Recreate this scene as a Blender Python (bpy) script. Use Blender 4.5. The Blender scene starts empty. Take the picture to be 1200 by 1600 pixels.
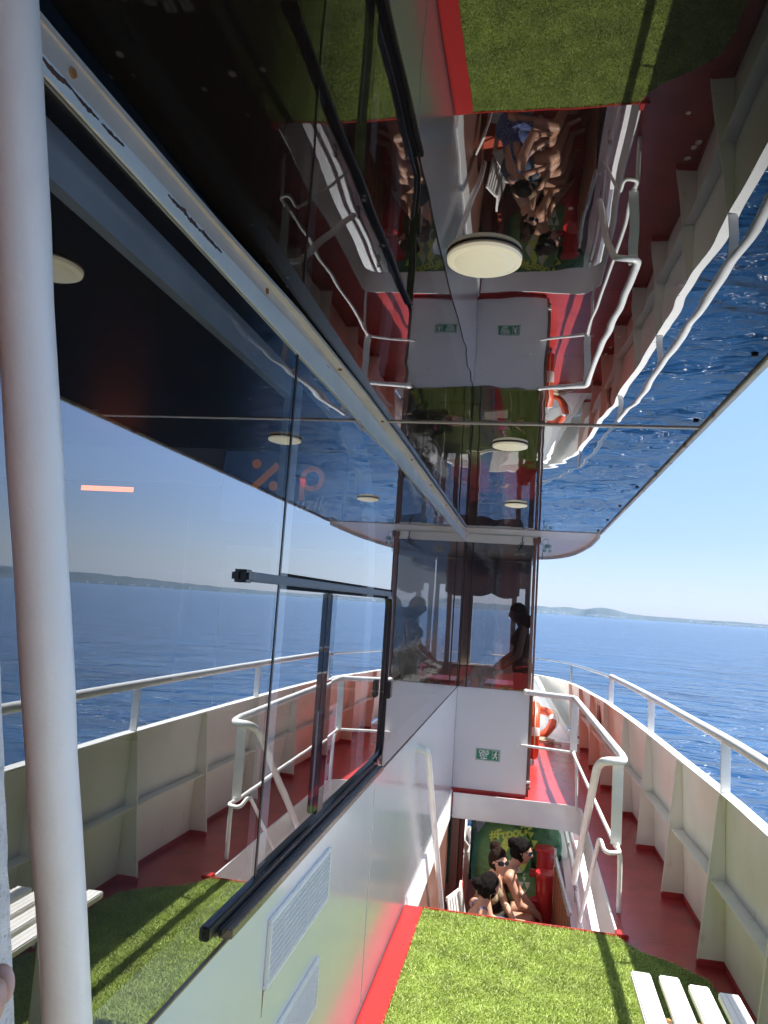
import bpy, bmesh, math, random
import numpy as np
from mathutils import Vector, Matrix, noise
from mathutils.bvhtree import BVHTree
random.seed(7); rng = np.random.default_rng(7)
scn = bpy.context.scene
C = scn.collection

# ------------------------------------------------------------------ camera, world, sun, exposure
H = 1.55
cam = bpy.data.cameras.new('camera'); cam.sensor_fit = 'HORIZONTAL'; cam.sensor_width = 36.0
cam.lens = 36.0*1195/1200; cam.clip_start = 0.02; cam.clip_end = 40000
co = bpy.data.objects.new('camera', cam); C.objects.link(co)
Rm = Matrix(((0.981206,-0.043702,0.187951),(0.181182,-0.126501,-0.97528),(0.066397,0.991003,-0.116205)))
co.matrix_world = Matrix.Translation((0,0,H)) @ Rm.to_4x4()
scn.camera = co

SUN = Vector((0.508, 0.13, 1.0)).normalized()
elev = math.asin(SUN.z); azim = math.atan2(SUN.x, SUN.y)
w = bpy.data.worlds.new('World'); scn.world = w; w.use_nodes = True
nt = w.node_tree; bg = nt.nodes['Background']
sky = nt.nodes.new('ShaderNodeTexSky'); sky.sky_type = 'NISHITA'; sky.sun_disc = False
sky.sun_elevation = elev; sky.sun_rotation = azim; sky.altitude = 0; sky.air_density = 1.0
sky.dust_density = 0.25; sky.ozone_density = 1.4
# hazy summer sky: the band over the horizon is dimmer and bluer than a clean-air sky
tcw = nt.nodes.new('ShaderNodeTexCoord'); sxyz = nt.nodes.new('ShaderNodeSeparateXYZ'); nt.links.new(tcw.outputs['Generated'], sxyz.inputs[0])
crw = nt.nodes.new('ShaderNodeValToRGB'); nt.links.new(sxyz.outputs['Z'], crw.inputs[0])
for _ in range(2): crw.color_ramp.elements.new(0.5)
for el_, (p_, c_) in zip(crw.color_ramp.elements, ((0.0, (0.215,0.225,0.305)), (0.10, (0.245,0.258,0.33)), (0.32, (0.38,0.395,0.46)), (0.60, (1.32,1.08,0.82)))): el_.position = p_; el_.color = (*c_, 1)
mxw = nt.nodes.new('ShaderNodeMix'); mxw.data_type = 'RGBA'; mxw.blend_type = 'MULTIPLY'; mxw.inputs[0].default_value = 1
nt.links.new(sky.outputs[0], mxw.inputs[6]); nt.links.new(crw.outputs[0], mxw.inputs[7])
nt.links.new(mxw.outputs[2], bg.inputs[0]); bg.inputs[1].default_value = 0.14
sl = bpy.data.lights.new('sun', 'SUN'); sl.energy = 3.0; sl.angle = math.radians(0.53); sl.color = (1.0, 0.955, 0.88)
so = bpy.data.objects.new('sun', sl); C.objects.link(so)
so.rotation_euler = SUN.to_track_quat('Z', 'Y').to_euler(); so.location = (3, 1, 12)
scn.view_settings.view_transform = 'Standard'; scn.view_settings.look = 'None'
scn.view_settings.exposure = 1.9; scn.view_settings.gamma = 1
scn.cycles.max_bounces = 14; scn.cycles.glossy_bounces = 8; scn.cycles.transparent_max_bounces = 24
scn.cycles.diffuse_bounces = 5; scn.cycles.volume_bounces = 0
scn.cycles.caustics_reflective = False; scn.cycles.caustics_refractive = False
scn.cycles.sample_clamp_indirect = 6

# ------------------------------------------------------------------ materials
def lin(r, g, b): return (r, g, b, 1)
def newmat(name):
    m = bpy.data.materials.new(name); m.use_nodes = True
    return m, m.node_tree, m.node_tree.nodes['Principled BSDF']
def coords(nt, scale=(1,1,1)):
    tc = nt.nodes.new('ShaderNodeTexCoord'); mp = nt.nodes.new('ShaderNodeMapping')
    mp.inputs['Scale'].default_value = scale
    nt.links.new(tc.outputs['Object'], mp.inputs[0]); return mp.outputs[0]
def noise_n(nt, vec, scale, detail=4, rough=0.55, dist=0):
    n = nt.nodes.new('ShaderNodeTexNoise'); n.inputs['Scale'].default_value = scale
    n.inputs['Detail'].default_value = detail; n.inputs['Roughness'].default_value = rough
    n.inputs['Distortion'].default_value = dist
    nt.links.new(vec, n.inputs['Vector']); return n.outputs['Fac']
def ramp(nt, fac, stops):
    r = nt.nodes.new('ShaderNodeValToRGB'); e = r.color_ramp.elements
    while len(e) < len(stops): e.new(0.5)
    for el, (p, c) in zip(e, stops): el.position = p; el.color = c if len(c) == 4 else (*c, 1)
    nt.links.new(fac, r.inputs[0]); return r.outputs[0]
def bump(nt, fac, strength, dist, normal=None):
    b = nt.nodes.new('ShaderNodeBump'); b.inputs['Strength'].default_value = strength
    b.inputs['Distance'].default_value = dist; nt.links.new(fac, b.inputs['Height'])
    if normal: nt.links.new(normal, b.inputs['Normal'])
    return b.outputs[0]
def paint(name, col, rough=0.3, var=0.06, vscale=3.0, bscale=120, bstr=0.15, bdist=0.001, spec=0.5, metal=0.0,
          dirt=None, dscale=6, dlo=0.6, dhi=0.75, stretch=(1,1,1), coat=0.0, wave=0.0):
    m, nt, p = newmat(name); v = coords(nt, stretch)
    n = noise_n(nt, v, vscale, 5)
    a = tuple(max(0, c*(1-var)) for c in col); b = tuple(min(1, c*(1+var)) for c in col)
    c = ramp(nt, n, [(0.3, a), (0.7, b)])
    if dirt:
        d = noise_n(nt, v, dscale, 8, 0.65)
        f = ramp(nt, d, [(dlo, (0,0,0)), (dhi, (1,1,1))])
        mx = nt.nodes.new('ShaderNodeMix'); mx.data_type = 'RGBA'
        nt.links.new(f, mx.inputs[0]); nt.links.new(c, mx.inputs[6]); mx.inputs[7].default_value = (*dirt, 1); c = mx.outputs[2]
    nt.links.new(c, p.inputs['Base Color'])
    p.inputs['Roughness'].default_value = rough; p.inputs['Metallic'].default_value = metal
    p.inputs['Specular IOR Level'].default_value = spec; p.inputs['Coat Weight'].default_value = coat
    p.inputs['Coat Roughness'].default_value = 0.12
    vv = coords(nt); nb = noise_n(nt, vv, bscale, 3)
    nn = bump(nt, nb, bstr, bdist)
    if wave: nn = bump(nt, noise_n(nt, vv, 4, 2), wave, 0.02, nn)
    nt.links.new(nn, p.inputs['Normal'])
    return m
def mirror(name, base, curve, transp=None, wscale=2.0, wstr=0.1, wdist=0.01, stretch=(1,1,1), rough=0.0, fine=0.0, stain=False, wdet=2, cross=0):
    """dark glossy panel (transp None) or tinted coated glass; curve = (r0, r90, power)"""
    m, nt, p = newmat(name)
    out = nt.nodes['Material Output']; nt.nodes.remove(p)
    v = coords(nt, stretch)
    nrm = bump(nt, noise_n(nt, v, wscale, wdet, 0.45, 0.3), wstr, wdist)
    if fine: nrm = bump(nt, noise_n(nt, coords(nt), 45, 2), fine, 0.001, nrm)
    lw = nt.nodes.new('ShaderNodeLayerWeight'); lw.inputs['Blend'].default_value = 0.5
    pw = nt.nodes.new('ShaderNodeMath'); pw.operation = 'POWER'; pw.inputs[1].default_value = curve[2]
    nt.links.new(lw.outputs['Facing'], pw.inputs[0])
    mr = nt.nodes.new('ShaderNodeMapRange'); mr.inputs[3].default_value = curve[0]; mr.inputs[4].default_value = curve[1]
    nt.links.new(pw.outputs[0], mr.inputs[0])
    fac = mr.outputs[0]
    if cross:  # dims reflections of sideways rays, in place of crossed polarisation
        geo = nt.nodes.new('ShaderNodeNewGeometry'); sx = nt.nodes.new('ShaderNodeSeparateXYZ'); nt.links.new(geo.outputs['Incoming'], sx.inputs[0])
        at_ = nt.nodes.new('ShaderNodeMath'); at_.operation = 'ARCTAN2'
        ax_ = nt.nodes.new('ShaderNodeMath'); ax_.operation = 'ABSOLUTE'; nt.links.new(sx.outputs['X'], ax_.inputs[0])
        ay_ = nt.nodes.new('ShaderNodeMath'); ay_.operation = 'ABSOLUTE'; nt.links.new(sx.outputs['Y'], ay_.inputs[0])
        nt.links.new(ax_.outputs[0], at_.inputs[0]); nt.links.new(ay_.outputs[0], at_.inputs[1])
        m1 = nt.nodes.new('ShaderNodeMapRange'); m1.interpolation_type = 'SMOOTHSTEP'
        m1.inputs[1].default_value = math.radians(11); m1.inputs[2].default_value = math.radians(24); m1.inputs[3].default_value = 1.0; m1.inputs[4].default_value = cross
        nt.links.new(at_.outputs[0], m1.inputs[0])
        mu_ = nt.nodes.new('ShaderNodeMath'); mu_.operation = 'MULTIPLY'; nt.links.new(mr.outputs[0], mu_.inputs[0]); nt.links.new(m1.outputs[0], mu_.inputs[1]); fac = mu_.outputs[0]
    g = nt.nodes.new('ShaderNodeBsdfGlossy'); g.inputs['Roughness'].default_value = rough
    g.inputs['Color'].default_value = (0.97, 0.98, 1.0, 1); nt.links.new(nrm, g.inputs['Normal'])
    if transp is None:
        d = nt.nodes.new('ShaderNodeBsdfDiffuse'); d.inputs['Color'].default_value = (*base, 1)
    else:
        t = nt.nodes.new('ShaderNodeBsdfTransparent'); t.inputs['Color'].default_value = (*transp, 1)
        d0 = nt.nodes.new('ShaderNodeBsdfDiffuse'); d0.inputs['Color'].default_value = (0.5, 0.5, 0.5, 1)
        mm = nt.nodes.new('ShaderNodeMixShader')
        dn = noise_n(nt, coords(nt, (1, 2.5, 0.6)), 2.2, 6, 0.6)
        df = ramp(nt, dn, [(0.45, (0,0,0)), (0.8, (0.006,0.006,0.006))])
        nt.links.new(df, mm.inputs[0]); nt.links.new(t.outputs[0], mm.inputs[1]); nt.links.new(d0.outputs[0], mm.inputs[2]); d = mm
    if transp is not None:                                   # only the coated outer face of a pane reflects
        gb = nt.nodes.new('ShaderNodeNewGeometry'); inv_ = nt.nodes.new('ShaderNodeMath'); inv_.operation = 'SUBTRACT'; inv_.inputs[0].default_value = 1.0
        nt.links.new(gb.outputs['Backfacing'], inv_.inputs[1])
        mb_ = nt.nodes.new('ShaderNodeMath'); mb_.operation = 'MULTIPLY'; nt.links.new(fac, mb_.inputs[0]); nt.links.new(inv_.outputs[0], mb_.inputs[1]); fac = mb_.outputs[0]
    mx = nt.nodes.new('ShaderNodeMixShader')
    nt.links.new(fac, mx.inputs[0]); nt.links.new(d.outputs[0], mx.inputs[1]); nt.links.new(g.outputs[0], mx.inputs[2])
    res = mx
    if stain:
        sp = nt.nodes.new('ShaderNodeTexVoronoi'); sp.inputs['Scale'].default_value = 26; sp.inputs['Randomness'].default_value = 1
        nt.links.new(coords(nt, (1, 0.8, 1)), sp.inputs['Vector'])
        sf = ramp(nt, sp.outputs['Distance'], [(0.08, (0.22,0.22,0.22)), (0.16, (0,0,0))])
        big = ramp(nt, noise_n(nt, v, 2.5, 3), [(0.5, (0,0,0)), (0.62, (1,1,1))])
        mu = nt.nodes.new('ShaderNodeMath'); mu.operation = 'MULTIPLY'
        nt.links.new(sf, mu.inputs[0]); nt.links.new(big, mu.inputs[1])
        sd = nt.nodes.new('ShaderNodeBsdfDiffuse'); sd.inputs['Color'].default_value = (0.75, 0.72, 0.7, 1)
        m2 = nt.nodes.new('ShaderNodeMixShader')
        nt.links.new(mu.outputs[0], m2.inputs[0]); nt.links.new(mx.outputs[0], m2.inputs[1]); nt.links.new(sd.outputs[0], m2.inputs[2]); res = m2
    nt.links.new(res.outputs[0], out.inputs[0])
    return m
def emit(name, col, s):
    m, nt, p = newmat(name)
    p.inputs['Base Color'].default_value = (*col, 1); p.inputs['Emission Color'].default_value = (*col, 1); p.inputs['Emission Strength'].default_value = s
    v = coords(nt)
    return m

M = {}
M['white_gloss'] = paint('white gloss paint', (0.70,0.715,0.72), 0.26, 0.025, 2, 160, 0.10, 0.0008, coat=0.5, wave=0.10)
M['white'] = paint('white marine paint', (0.80,0.80,0.78), 0.32, 0.04, 6, 60, 0.35, 0.0015, dirt=(0.52,0.46,0.38), dscale=9, dlo=0.66, dhi=0.8)
M['exit_white'] = paint('white bulkhead paint', (0.74,0.74,0.735), 0.34, 0.02, 2, 140, 0.12, 0.0008, dirt=(0.6,0.57,0.52), dscale=14, dlo=0.68, dhi=0.78)
M['rail'] = paint('thick white rail paint', (0.80,0.80,0.775), 0.28, 0.05, 14, 55, 0.5, 0.002, dirt=(0.55,0.42,0.30), dscale=22, dlo=0.68, dhi=0.76)
M['cream'] = paint('cream bulwark paint', (0.83,0.80,0.72), 0.30, 0.05, 5, 70, 0.45, 0.0025, dirt=(0.58,0.45,0.32), dscale=7, dlo=0.64, dhi=0.78, stretch=(1,1,0.5), wave=0.08)
M['cream_cap'] = paint('white cap paint', (0.82,0.81,0.77), 0.35, 0.04, 9, 60, 0.4, 0.002, dirt=(0.55,0.45,0.34), dscale=16, dlo=0.68, dhi=0.76)
M['peach'] = paint('peach bulwark tone', (0.86,0.74,0.66), 0.32, 0.06, 5, 70, 0.35, 0.002, dirt=(0.66,0.5,0.42), dscale=7, dlo=0.55, dhi=0.75, stretch=(1,1,0.4))
M['red'] = paint('red deck paint', (0.43,0.045,0.045), 0.24, 0.14, 4, 90, 0.5, 0.0018, dirt=(0.26,0.035,0.035), dscale=5, dlo=0.5, dhi=0.75, wave=0.12)
M['red_bright'] = paint('red trim paint', (0.42,0.026,0.024), 0.3, 0.08, 8, 90, 0.4, 0.0015, dirt=(0.42,0.03,0.03), dscale=11, dlo=0.62, dhi=0.74)
M['beam'] = paint('peeling pale beam paint', (0.84,0.85,0.80), 0.4, 0.06, 5, 70, 0.4, 0.002, dirt=(0.75,0.72,0.66), dscale=5)
M['chip'] = paint('bare rusty metal', (0.10,0.05,0.035), 0.7, 0.35, 30, 90, 0.6, 0.002)
M['beige'] = paint('beige painted flange', (0.68,0.58,0.48), 0.4, 0.08, 6, 70, 0.3, 0.002, dirt=(0.7,0.66,0.6), dscale=8)
M['brown'] = paint('brown post paint', (0.20,0.095,0.07), 0.35, 0.1, 8, 80, 0.3, 0.001, stretch=(4,4,0.4))
M['wood'] = paint('varnished wood', (0.24,0.105,0.055), 0.35, 0.35, 9, 60, 0.3, 0.002, stretch=(6,6,0.5))
M['black'] = paint('black anodised frame', (0.015,0.016,0.02), 0.28, 0.1, 5, 100, 0.05)
M['alu'] = paint('grey aluminium track', (0.10,0.115,0.14), 0.4, 0.06, 8, 100, 0.05, spec=0.3)
M['gap_shade_grey'] = paint('grey painted gap shade', (0.20,0.21,0.23), 0.6, 0.05, 8, 60, 0.1)
M['bronze'] = paint('bronze sill trim', (0.30,0.24,0.19), 0.25, 0.12, 8, 60, 0.2, metal=0.5)
M['steel'] = paint('stainless steel', (0.56,0.53,0.49), 0.22, 0.1, 6, 60, 0.1, metal=1.0)
M['pole'] = paint('white pole paint', (0.94,0.88,0.81), 0.28, 0.05, 10, 34, 0.55, 0.004, dirt=(0.5,0.42,0.38), dscale=26, dlo=0.72, dhi=0.78, stretch=(1,1,0.45))
M['rough_steel'] = paint('weathered painted steel', (0.66,0.62,0.58), 0.7, 0.15, 40, 120, 1.0, 0.008, dirt=(0.22,0.20,0.20), dscale=95, dlo=0.58, dhi=0.72)
M['slat'] = paint('white plastic slat', (0.80,0.79,0.755), 0.38, 0.04, 8, 120, 0.2, 0.001, dirt=(0.6,0.55,0.47), dscale=18, dlo=0.62, dhi=0.78, stretch=(1,0.25,1))
M['rust'] = paint('rusty bolt', (0.36,0.17,0.05), 0.7, 0.3, 60, 90, 0.6)
M['lamp'] = emit('lit cream diffuser', (0.85,0.78,0.58), 0.10)
M['lamp_base'] = paint('bronze lamp rim', (0.30,0.26,0.20), 0.3, 0.1, 8, 60, 0.1)
M['orange'] = paint('orange lifebuoy', (0.60,0.085,0.025), 0.45, 0.08, 10, 60, 0.3)
M['tape'] = paint('pale reflective tape', (0.78,0.76,0.72), 0.35, 0.05, 10, 60, 0.2)
M['rope'] = paint('pale rope', (0.58,0.52,0.40), 0.8, 0.2, 60, 160, 0.8, 0.004)
M['green_sign'] = paint('green sign face', (0.012,0.22,0.11), 0.35, 0.05, 8, 60, 0.05)
M['sign_white'] = paint('white sign print', (0.80,0.84,0.80), 0.4, 0.02, 8, 60, 0.05)
M['bag'] = paint('green bean bag fabric', (0.16,0.34,0.12), 0.55, 0.25, 6, 12, 1.0, 0.03)
M['bag_dark'] = paint('dark green bean bag fabric', (0.06,0.19,0.085), 0.5, 0.2, 6, 13, 1.0, 0.03)
M['lime'] = paint('lime print', (0.70,0.86,0.14), 0.6, 0.08, 8, 60, 0.1)
M['pale_lime'] = paint('pale print', (0.72,0.76,0.55), 0.6, 0.08, 8, 60, 0.1)
M['skin'] = paint('warm skin', (0.56,0.32,0.22), 0.45, 0.05, 12, 200, 0.1, 0.0005)
M['skin_tan'] = paint('tanned skin', (0.46,0.25,0.165), 0.45, 0.05, 12, 200, 0.1, 0.0005)
M['hair'] = paint('dark hair', (0.009,0.006,0.005), 0.55, 0.5, 30, 260, 1.0, 0.012, spec=0.10, stretch=(1,1,5))
M['hair_brown'] = paint('brown hair', (0.028,0.013,0.008), 0.55, 0.5, 30, 260, 1.0, 0.012, spec=0.10, stretch=(1,1,5))
M['lens'] = paint('dark sunglass lens', (0.012,0.018,0.035), 0.08, 0.05, 8, 60, 0.0)
M['beige_cloth'] = paint('beige knit', (0.45,0.36,0.22), 0.85, 0.12, 40, 200, 0.6, 0.003)
M['blue_cloth'] = paint('blue patterned cloth', (0.10,0.15,0.38), 0.8, 0.5, 60, 200, 0.4, 0.002, dirt=(0.5,0.5,0.6), dscale=70, dlo=0.55, dhi=0.6)
M['denim'] = paint('washed denim', (0.16,0.24,0.36), 0.85, 0.2, 30, 220, 0.6, 0.002)
M['brown_cloth'] = paint('dark taupe cloth', (0.10,0.075,0.055), 0.85, 0.15, 30, 200, 0.5, 0.002)
M['gold'] = paint('gold earring', (0.7,0.5,0.2), 0.25, 0.05, 8, 60, 0, metal=1)
M['plastic_white'] = paint('white plastic', (0.78,0.77,0.74), 0.4, 0.03, 8, 60, 0.1)
M['bollard'] = paint('red bollard paint', (0.50,0.025,0.028), 0.22, 0.08, 8, 60, 0.3)
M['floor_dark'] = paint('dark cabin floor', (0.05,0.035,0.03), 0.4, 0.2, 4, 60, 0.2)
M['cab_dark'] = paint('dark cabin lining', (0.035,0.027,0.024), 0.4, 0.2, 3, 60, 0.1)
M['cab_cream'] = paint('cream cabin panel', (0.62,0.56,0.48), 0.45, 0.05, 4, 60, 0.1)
M['cab_white'] = paint('white cabin steel', (0.55,0.55,0.53), 0.45, 0.08, 9, 60, 0.2, dirt=(0.5,0.47,0.43), dscale=10)
M['navy'] = emit('lit navy screen', (0.02,0.04,0.09), 0.15)
M['screen_white'] = emit('lit screen lettering', (0.75,0.8,0.85), 0.03)
M['amber'] = emit('lit amber symbols', (0.95,0.32,0.08), 0.05)
M['table_red'] = paint('red table top', (0.42,0.02,0.03), 0.3, 0.1, 5, 60, 0.1)
M['pink'] = paint('pink plastic cup', (0.75,0.06,0.22), 0.4, 0.05, 5, 60, 0)
M['clear'] = mirror('greenish float glass', (0,0,0), (0.10, 0.9, 2.5), transp=(0.62,0.75,0.70), wscale=30, wstr=0.2)
M['paper'] = paint('white poster paper', (0.80,0.78,0.78), 0.5, 0.02, 5, 60, 0)
M['led'] = emit('lit amber display', (1.0, 0.22, 0.03), 0.8)
M['hill'] = paint('dry scrub hillside', (0.050,0.065,0.070), 0.95, 0.45, 0.006, 0.05, 0.6, 20, spec=0.1, dirt=(0.15,0.15,0.15), dscale=0.02, dlo=0.62, dhi=0.70)
M['house'] = paint('pale house wall', (0.7,0.66,0.6), 0.8, 0.1, 0.1, 1, 0)
M['lower_red'] = paint('lower deck red paint', (0.55,0.10,0.06), 0.5, 0.14, 4, 90, 0.5, 0.0018, dirt=(0.36,0.06,0.04), dscale=5, dlo=0.5, dhi=0.75)
M['ceil'] = mirror('dark polished ceiling panel', (0.012,0.010,0.010), (0.10, 0.95, 3.3), None, 1.9, 0.11, 0.022, (1.6,1,1), 0.006, fine=0.0, stain=True, cross=0.04)
M['side_glass'] = mirror('tinted side glazing', (0,0,0), (0.10, 1.0, 1.8), (0.95,0.96,0.98), 1.3, 0.03, 0.02)
M['slide_glass'] = mirror('tinted sliding pane', (0,0,0), (0.10, 1.0, 1.8), (0.95,0.96,0.98), 2.2, 0.03, 0.02)
M['front_glass'] = mirror('tinted front glazing', (0,0,0), (0.10, 1.0, 3.0), (0.62,0.61,0.62), 2.5, 0.09, 0.02, (1,1,3.5), wdet=4)

# ------------------------------------------------------------------ builders
WLOC = {}
def wloc(o): return WLOC.get(o.name, Vector((0,0,0))) if o else Vector((0,0,0))
def props(o, label=None, cat=None, group=None, kind=None):
    if label: o['label'] = label
    if cat: o['category'] = cat
    if group: o['group'] = group
    if kind: o['kind'] = kind
    return o
def thing(name, loc, label, cat, group=None):
    o = bpy.data.objects.new(name, None); C.objects.link(o); o.location = loc; o.empty_display_size = 0.1
    WLOC[o.name] = Vector(loc); return props(o, label, cat, group)
class MB:
    def __init__(s): s.bm = bmesh.new()
    def box(s, x0, x1, y0, y1, z0, z1, mi=0):
        v = [s.bm.verts.new(p) for p in ((x0,y0,z0),(x1,y0,z0),(x1,y1,z0),(x0,y1,z0),(x0,y0,z1),(x1,y0,z1),(x1,y1,z1),(x0,y1,z1))]
        for f in ((3,2,1,0),(4,5,6,7),(0,1,5,4),(1,2,6,5),(2,3,7,6),(3,0,4,7)):
            s.bm.faces.new([v[i] for i in f]).material_index = mi
        return s
    def obox(s, c, ax, ay, az):   # oriented box: centre and three half-axis vectors
        c = Vector(c); ax, ay, az = Vector(ax), Vector(ay), Vector(az)
        v = [s.bm.verts.new(c + ax*a + ay*b + az*d) for d in (-1,1) for a, b in ((-1,-1),(1,-1),(1,1),(-1,1))]
        for f in ((3,2,1,0),(4,5,6,7),(0,1,5,4),(1,2,6,5),(2,3,7,6),(3,0,4,7)): s.bm.faces.new([v[i] for i in f])
        return s
    def prism(s, poly, off):      # planar polygon (3-D points) extruded by vector off
        off = Vector(off); n = len(poly)
        a = [s.bm.verts.new(Vector(p)) for p in poly]; b = [s.bm.verts.new(Vector(p) + off) for p in poly]
        s.bm.faces.new(a[::-1]); s.bm.faces.new(b)
        for i in range(n): s.bm.faces.new((a[i], a[(i+1)%n], b[(i+1)%n], b[i]))
        return s
    def strip(s, A, B, t):        # two matching point rows -> thick sheet, t = thickness vector or list
        n = len(A)
        T = [Vector(t)]*n if not isinstance(t, list) else [Vector(q) for q in t]
        r = [[s.bm.verts.new(Vector(p)) for p in A], [s.bm.verts.new(Vector(p)) for p in B],
             [s.bm.verts.new(Vector(p)+q) for p, q in zip(B, T)], [s.bm.verts.new(Vector(p)+q) for p, q in zip(A, T)]]
        for i in range(n-1):
            for k in range(4):
                l = (k+1) % 4; s.bm.faces.new((r[k][i], r[k][i+1], r[l][i+1], r[l][i]))
        for i in (0, n-1): s.bm.faces.new([r[k][i] for k in (range(4) if i else (3,2,1,0))])
        return s
    def tube(s, pts, r, seg=14, closed=False):
        pts = [Vector(p) for p in pts]; n = len(pts)
        rr = r if isinstance(r, (list, tuple)) else [r]*n
        rings = []; up = None
        for i, p in enumerate(pts):
            if closed: t = pts[(i+1) % n] - pts[i-1]
            else: t = pts[min(i+1, n-1)] - pts[max(i-1, 0)]
            t.normalize()
            if up is None:
                up = t.orthogonal().normalized()
            up = (up - t*up.dot(t)).normalized(); sd = t.cross(up)
            rings.append([s.bm.verts.new(p + (up*math.cos(2*math.pi*k/seg) + sd*math.sin(2*math.pi*k/seg))*rr[i]) for k in range(seg)])
        for i in range(n if closed else n-1):
            a, b = rings[i], rings[(i+1) % n]
            for k in range(seg): s.bm.faces.new((a[k], a[(k+1)%seg], b[(k+1)%seg], b[k]))
        if not closed: s.bm.faces.new(rings[0][::-1]); s.bm.faces.new(rings[-1])
        return s
    def lathe(s, prof, c, seg=32, axis='Z'):
        rings = []
        for r, h in prof:
            ring = []
            for k in range(seg):
                a = 2*math.pi*k/seg; x, y = r*math.cos(a), r*math.sin(a)
                q = (x, y, h) if axis == 'Z' else ((h, x, y) if axis == 'X' else (y, h, x))
                ring.append(s.bm.verts.new(Vector(c) + Vector(q)))
            rings.append(ring)
        for a, b in zip(rings, rings[1:]):
            for k in range(seg): s.bm.faces.new((a[k], a[(k+1)%seg], b[(k+1)%seg], b[k]))
        s.bm.faces.new(rings[0][::-1]); s.bm.faces.new(rings[-1]); return s
    def ball(s, c, r, u=18, v=12, f=None):
        c = Vector(c); r = Vector(r) if not isinstance(r, (int, float)) else Vector((r,r,r))
        res = bmesh.ops.create_uvsphere(s.bm, u_segments=u, v_segments=v, radius=1)
        for vt in res['verts']:
            d = vt.co.copy(); k = f(d) if f else 1
            vt.co = c + Vector((d.x*r.x, d.y*r.y, d.z*r.z))*k
        return s
    def build(s, name, mat, parent=None, smooth=False, bevel=0, seg=2, angle=40):
        bm = s.bm
        bmesh.ops.recalc_face_normals(bm, faces=bm.faces)
        if bevel:
            es = [e for e in bm.edges if len(e.link_faces) == 2 and e.calc_face_angle(0) > 0.6]
            bmesh.ops.bevel(bm, geom=es, offset=bevel, segments=seg, affect='EDGES', clamp_overlap=True)
        wl = wloc(parent)
        if wl.length: bmesh.ops.translate(bm, verts=bm.verts, vec=-wl)
        me = bpy.data.meshes.new(name); bm.to_mesh(me); bm.free()
        mats = mat if isinstance(mat, (list, tuple)) else [mat]
        for q in mats: me.materials.append(M[q] if isinstance(q, str) else q)
        o = bpy.data.objects.new(name, me); C.objects.link(o)
        if smooth or bevel:
            for p in me.polygons: p.use_smooth = True
            me.set_sharp_from_angle(angle=math.radians(angle))
        if parent: o.parent = parent; WLOC[o.name] = wl
        return o
def fillet(pts, r, n=6):
    pts = [Vector(p) for p in pts]; out = [pts[0]]
    for a, b, c in zip(pts, pts[1:], pts[2:]):
        u, v = (a-b), (c-b); d = min(r, u.length*0.45, v.length*0.45)
        p0, p1 = b + u.normalized()*d, b + v.normalized()*d
        for i in range(n+1):
            t = i/n; out.append(p0*(1-t)**2 + b*2*t*(1-t) + p1*t*t)
    out.append(pts[-1]); return out
def text_mesh(txt, size, extrude=0.0, shear=0, bold=0.0, align='CENTER'):
    cu = bpy.data.curves.new('txt', 'FONT'); cu.body = txt; cu.size = size; cu.extrude = extrude; cu.shear = shear
    cu.offset = bold; cu.align_x = align; cu.align_y = 'CENTER'
    o = bpy.data.objects.new('txt', cu); C.objects.link(o)
    dg = bpy.context.evaluated_depsgraph_get(); me = bpy.data.meshes.new_from_object(o.evaluated_get(dg))
    bpy.data.objects.remove(o); bpy.data.curves.remove(cu); return me
def place_text(name, txt, size, origin, ux, uy, mat, parent, extrude=0.0006, bold=0.0, align='CENTER', shear=0):
    me = text_mesh(txt, size, extrude, shear, bold, align)
    ux, uy = Vector(ux).normalized(), Vector(uy).normalized(); uz = ux.cross(uy)
    wl = wloc(parent)
    for v in me.vertices: v.co = Vector(origin) - wl + ux*v.co.x + uy*v.co.y + uz*v.co.z
    me.materials.clear(); me.materials.append(M[mat]); me.name = name
    o = bpy.data.objects.new(name, me); C.objects.link(o); o.parent = parent; return o
def copy_tree(root, loc, label=None):
    r = root.copy(); C.objects.link(r); r.location = loc
    if label: r['label'] = label
    for ch in root.children:
        c = ch.copy(); C.objects.link(c); c.parent = r
        for g in ch.children:
            d = g.copy(); C.objects.link(d); d.parent = c
    return r

# ------------------------------------------------------------------ bulwark curve
BX = [(-6.4,.955),(1.0,.957),(3.3,.955),(3.92,.948),(4.77,.915),(5.66,.881),(6.53,.833),(7.2,.785),(8.44,.715),(9.4,.67),(10.07,.615),(10.6,.55),(11.2,.42),(11.9,.13),(12.4,-.35),(12.8,-1.1)]
def capz(y): return 0.772 - 0.034*max(0, y-7.5)
def lean(y): return max(0.0, min(0.14, 0.022*(y-3.7)))   # the plate foot stands outboard of the cap towards the bow
def catmull(P, n=6):
    out = []
    for i in range(len(P)-1):
        p0, p1, p2, p3 = P[max(i-1,0)], P[i], P[i+1], P[min(i+2,len(P)-1)]
        for k in range(n):
            t = k/n
            out.append(tuple(0.5*((2*b)+(-a+c)*t+(2*a-5*b+4*c-d)*t*t+(-a+3*b-3*c+d)*t**3) for a,b,c,d in zip(p0,p1,p2,p3)))
    out.append(P[-1]); return out
CURVE = [(x, y) for y, x in catmull(BX)]                   # centre line of the bulwark, (x, y)
def curve_at(y):
    for (xa, ya), (xb, yb) in zip(CURVE, CURVE[1:]):
        if ya <= y <= yb:
            t = (y-ya)/(yb-ya+1e-9); n = Vector((-(yb-ya), xb-xa, 0)).normalized()
            return Vector((xa+(xb-xa)*t, y, 0)), n        # point and inward normal
    return Vector((*CURVE[-1], 0)), Vector((-1,0,0))
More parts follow.
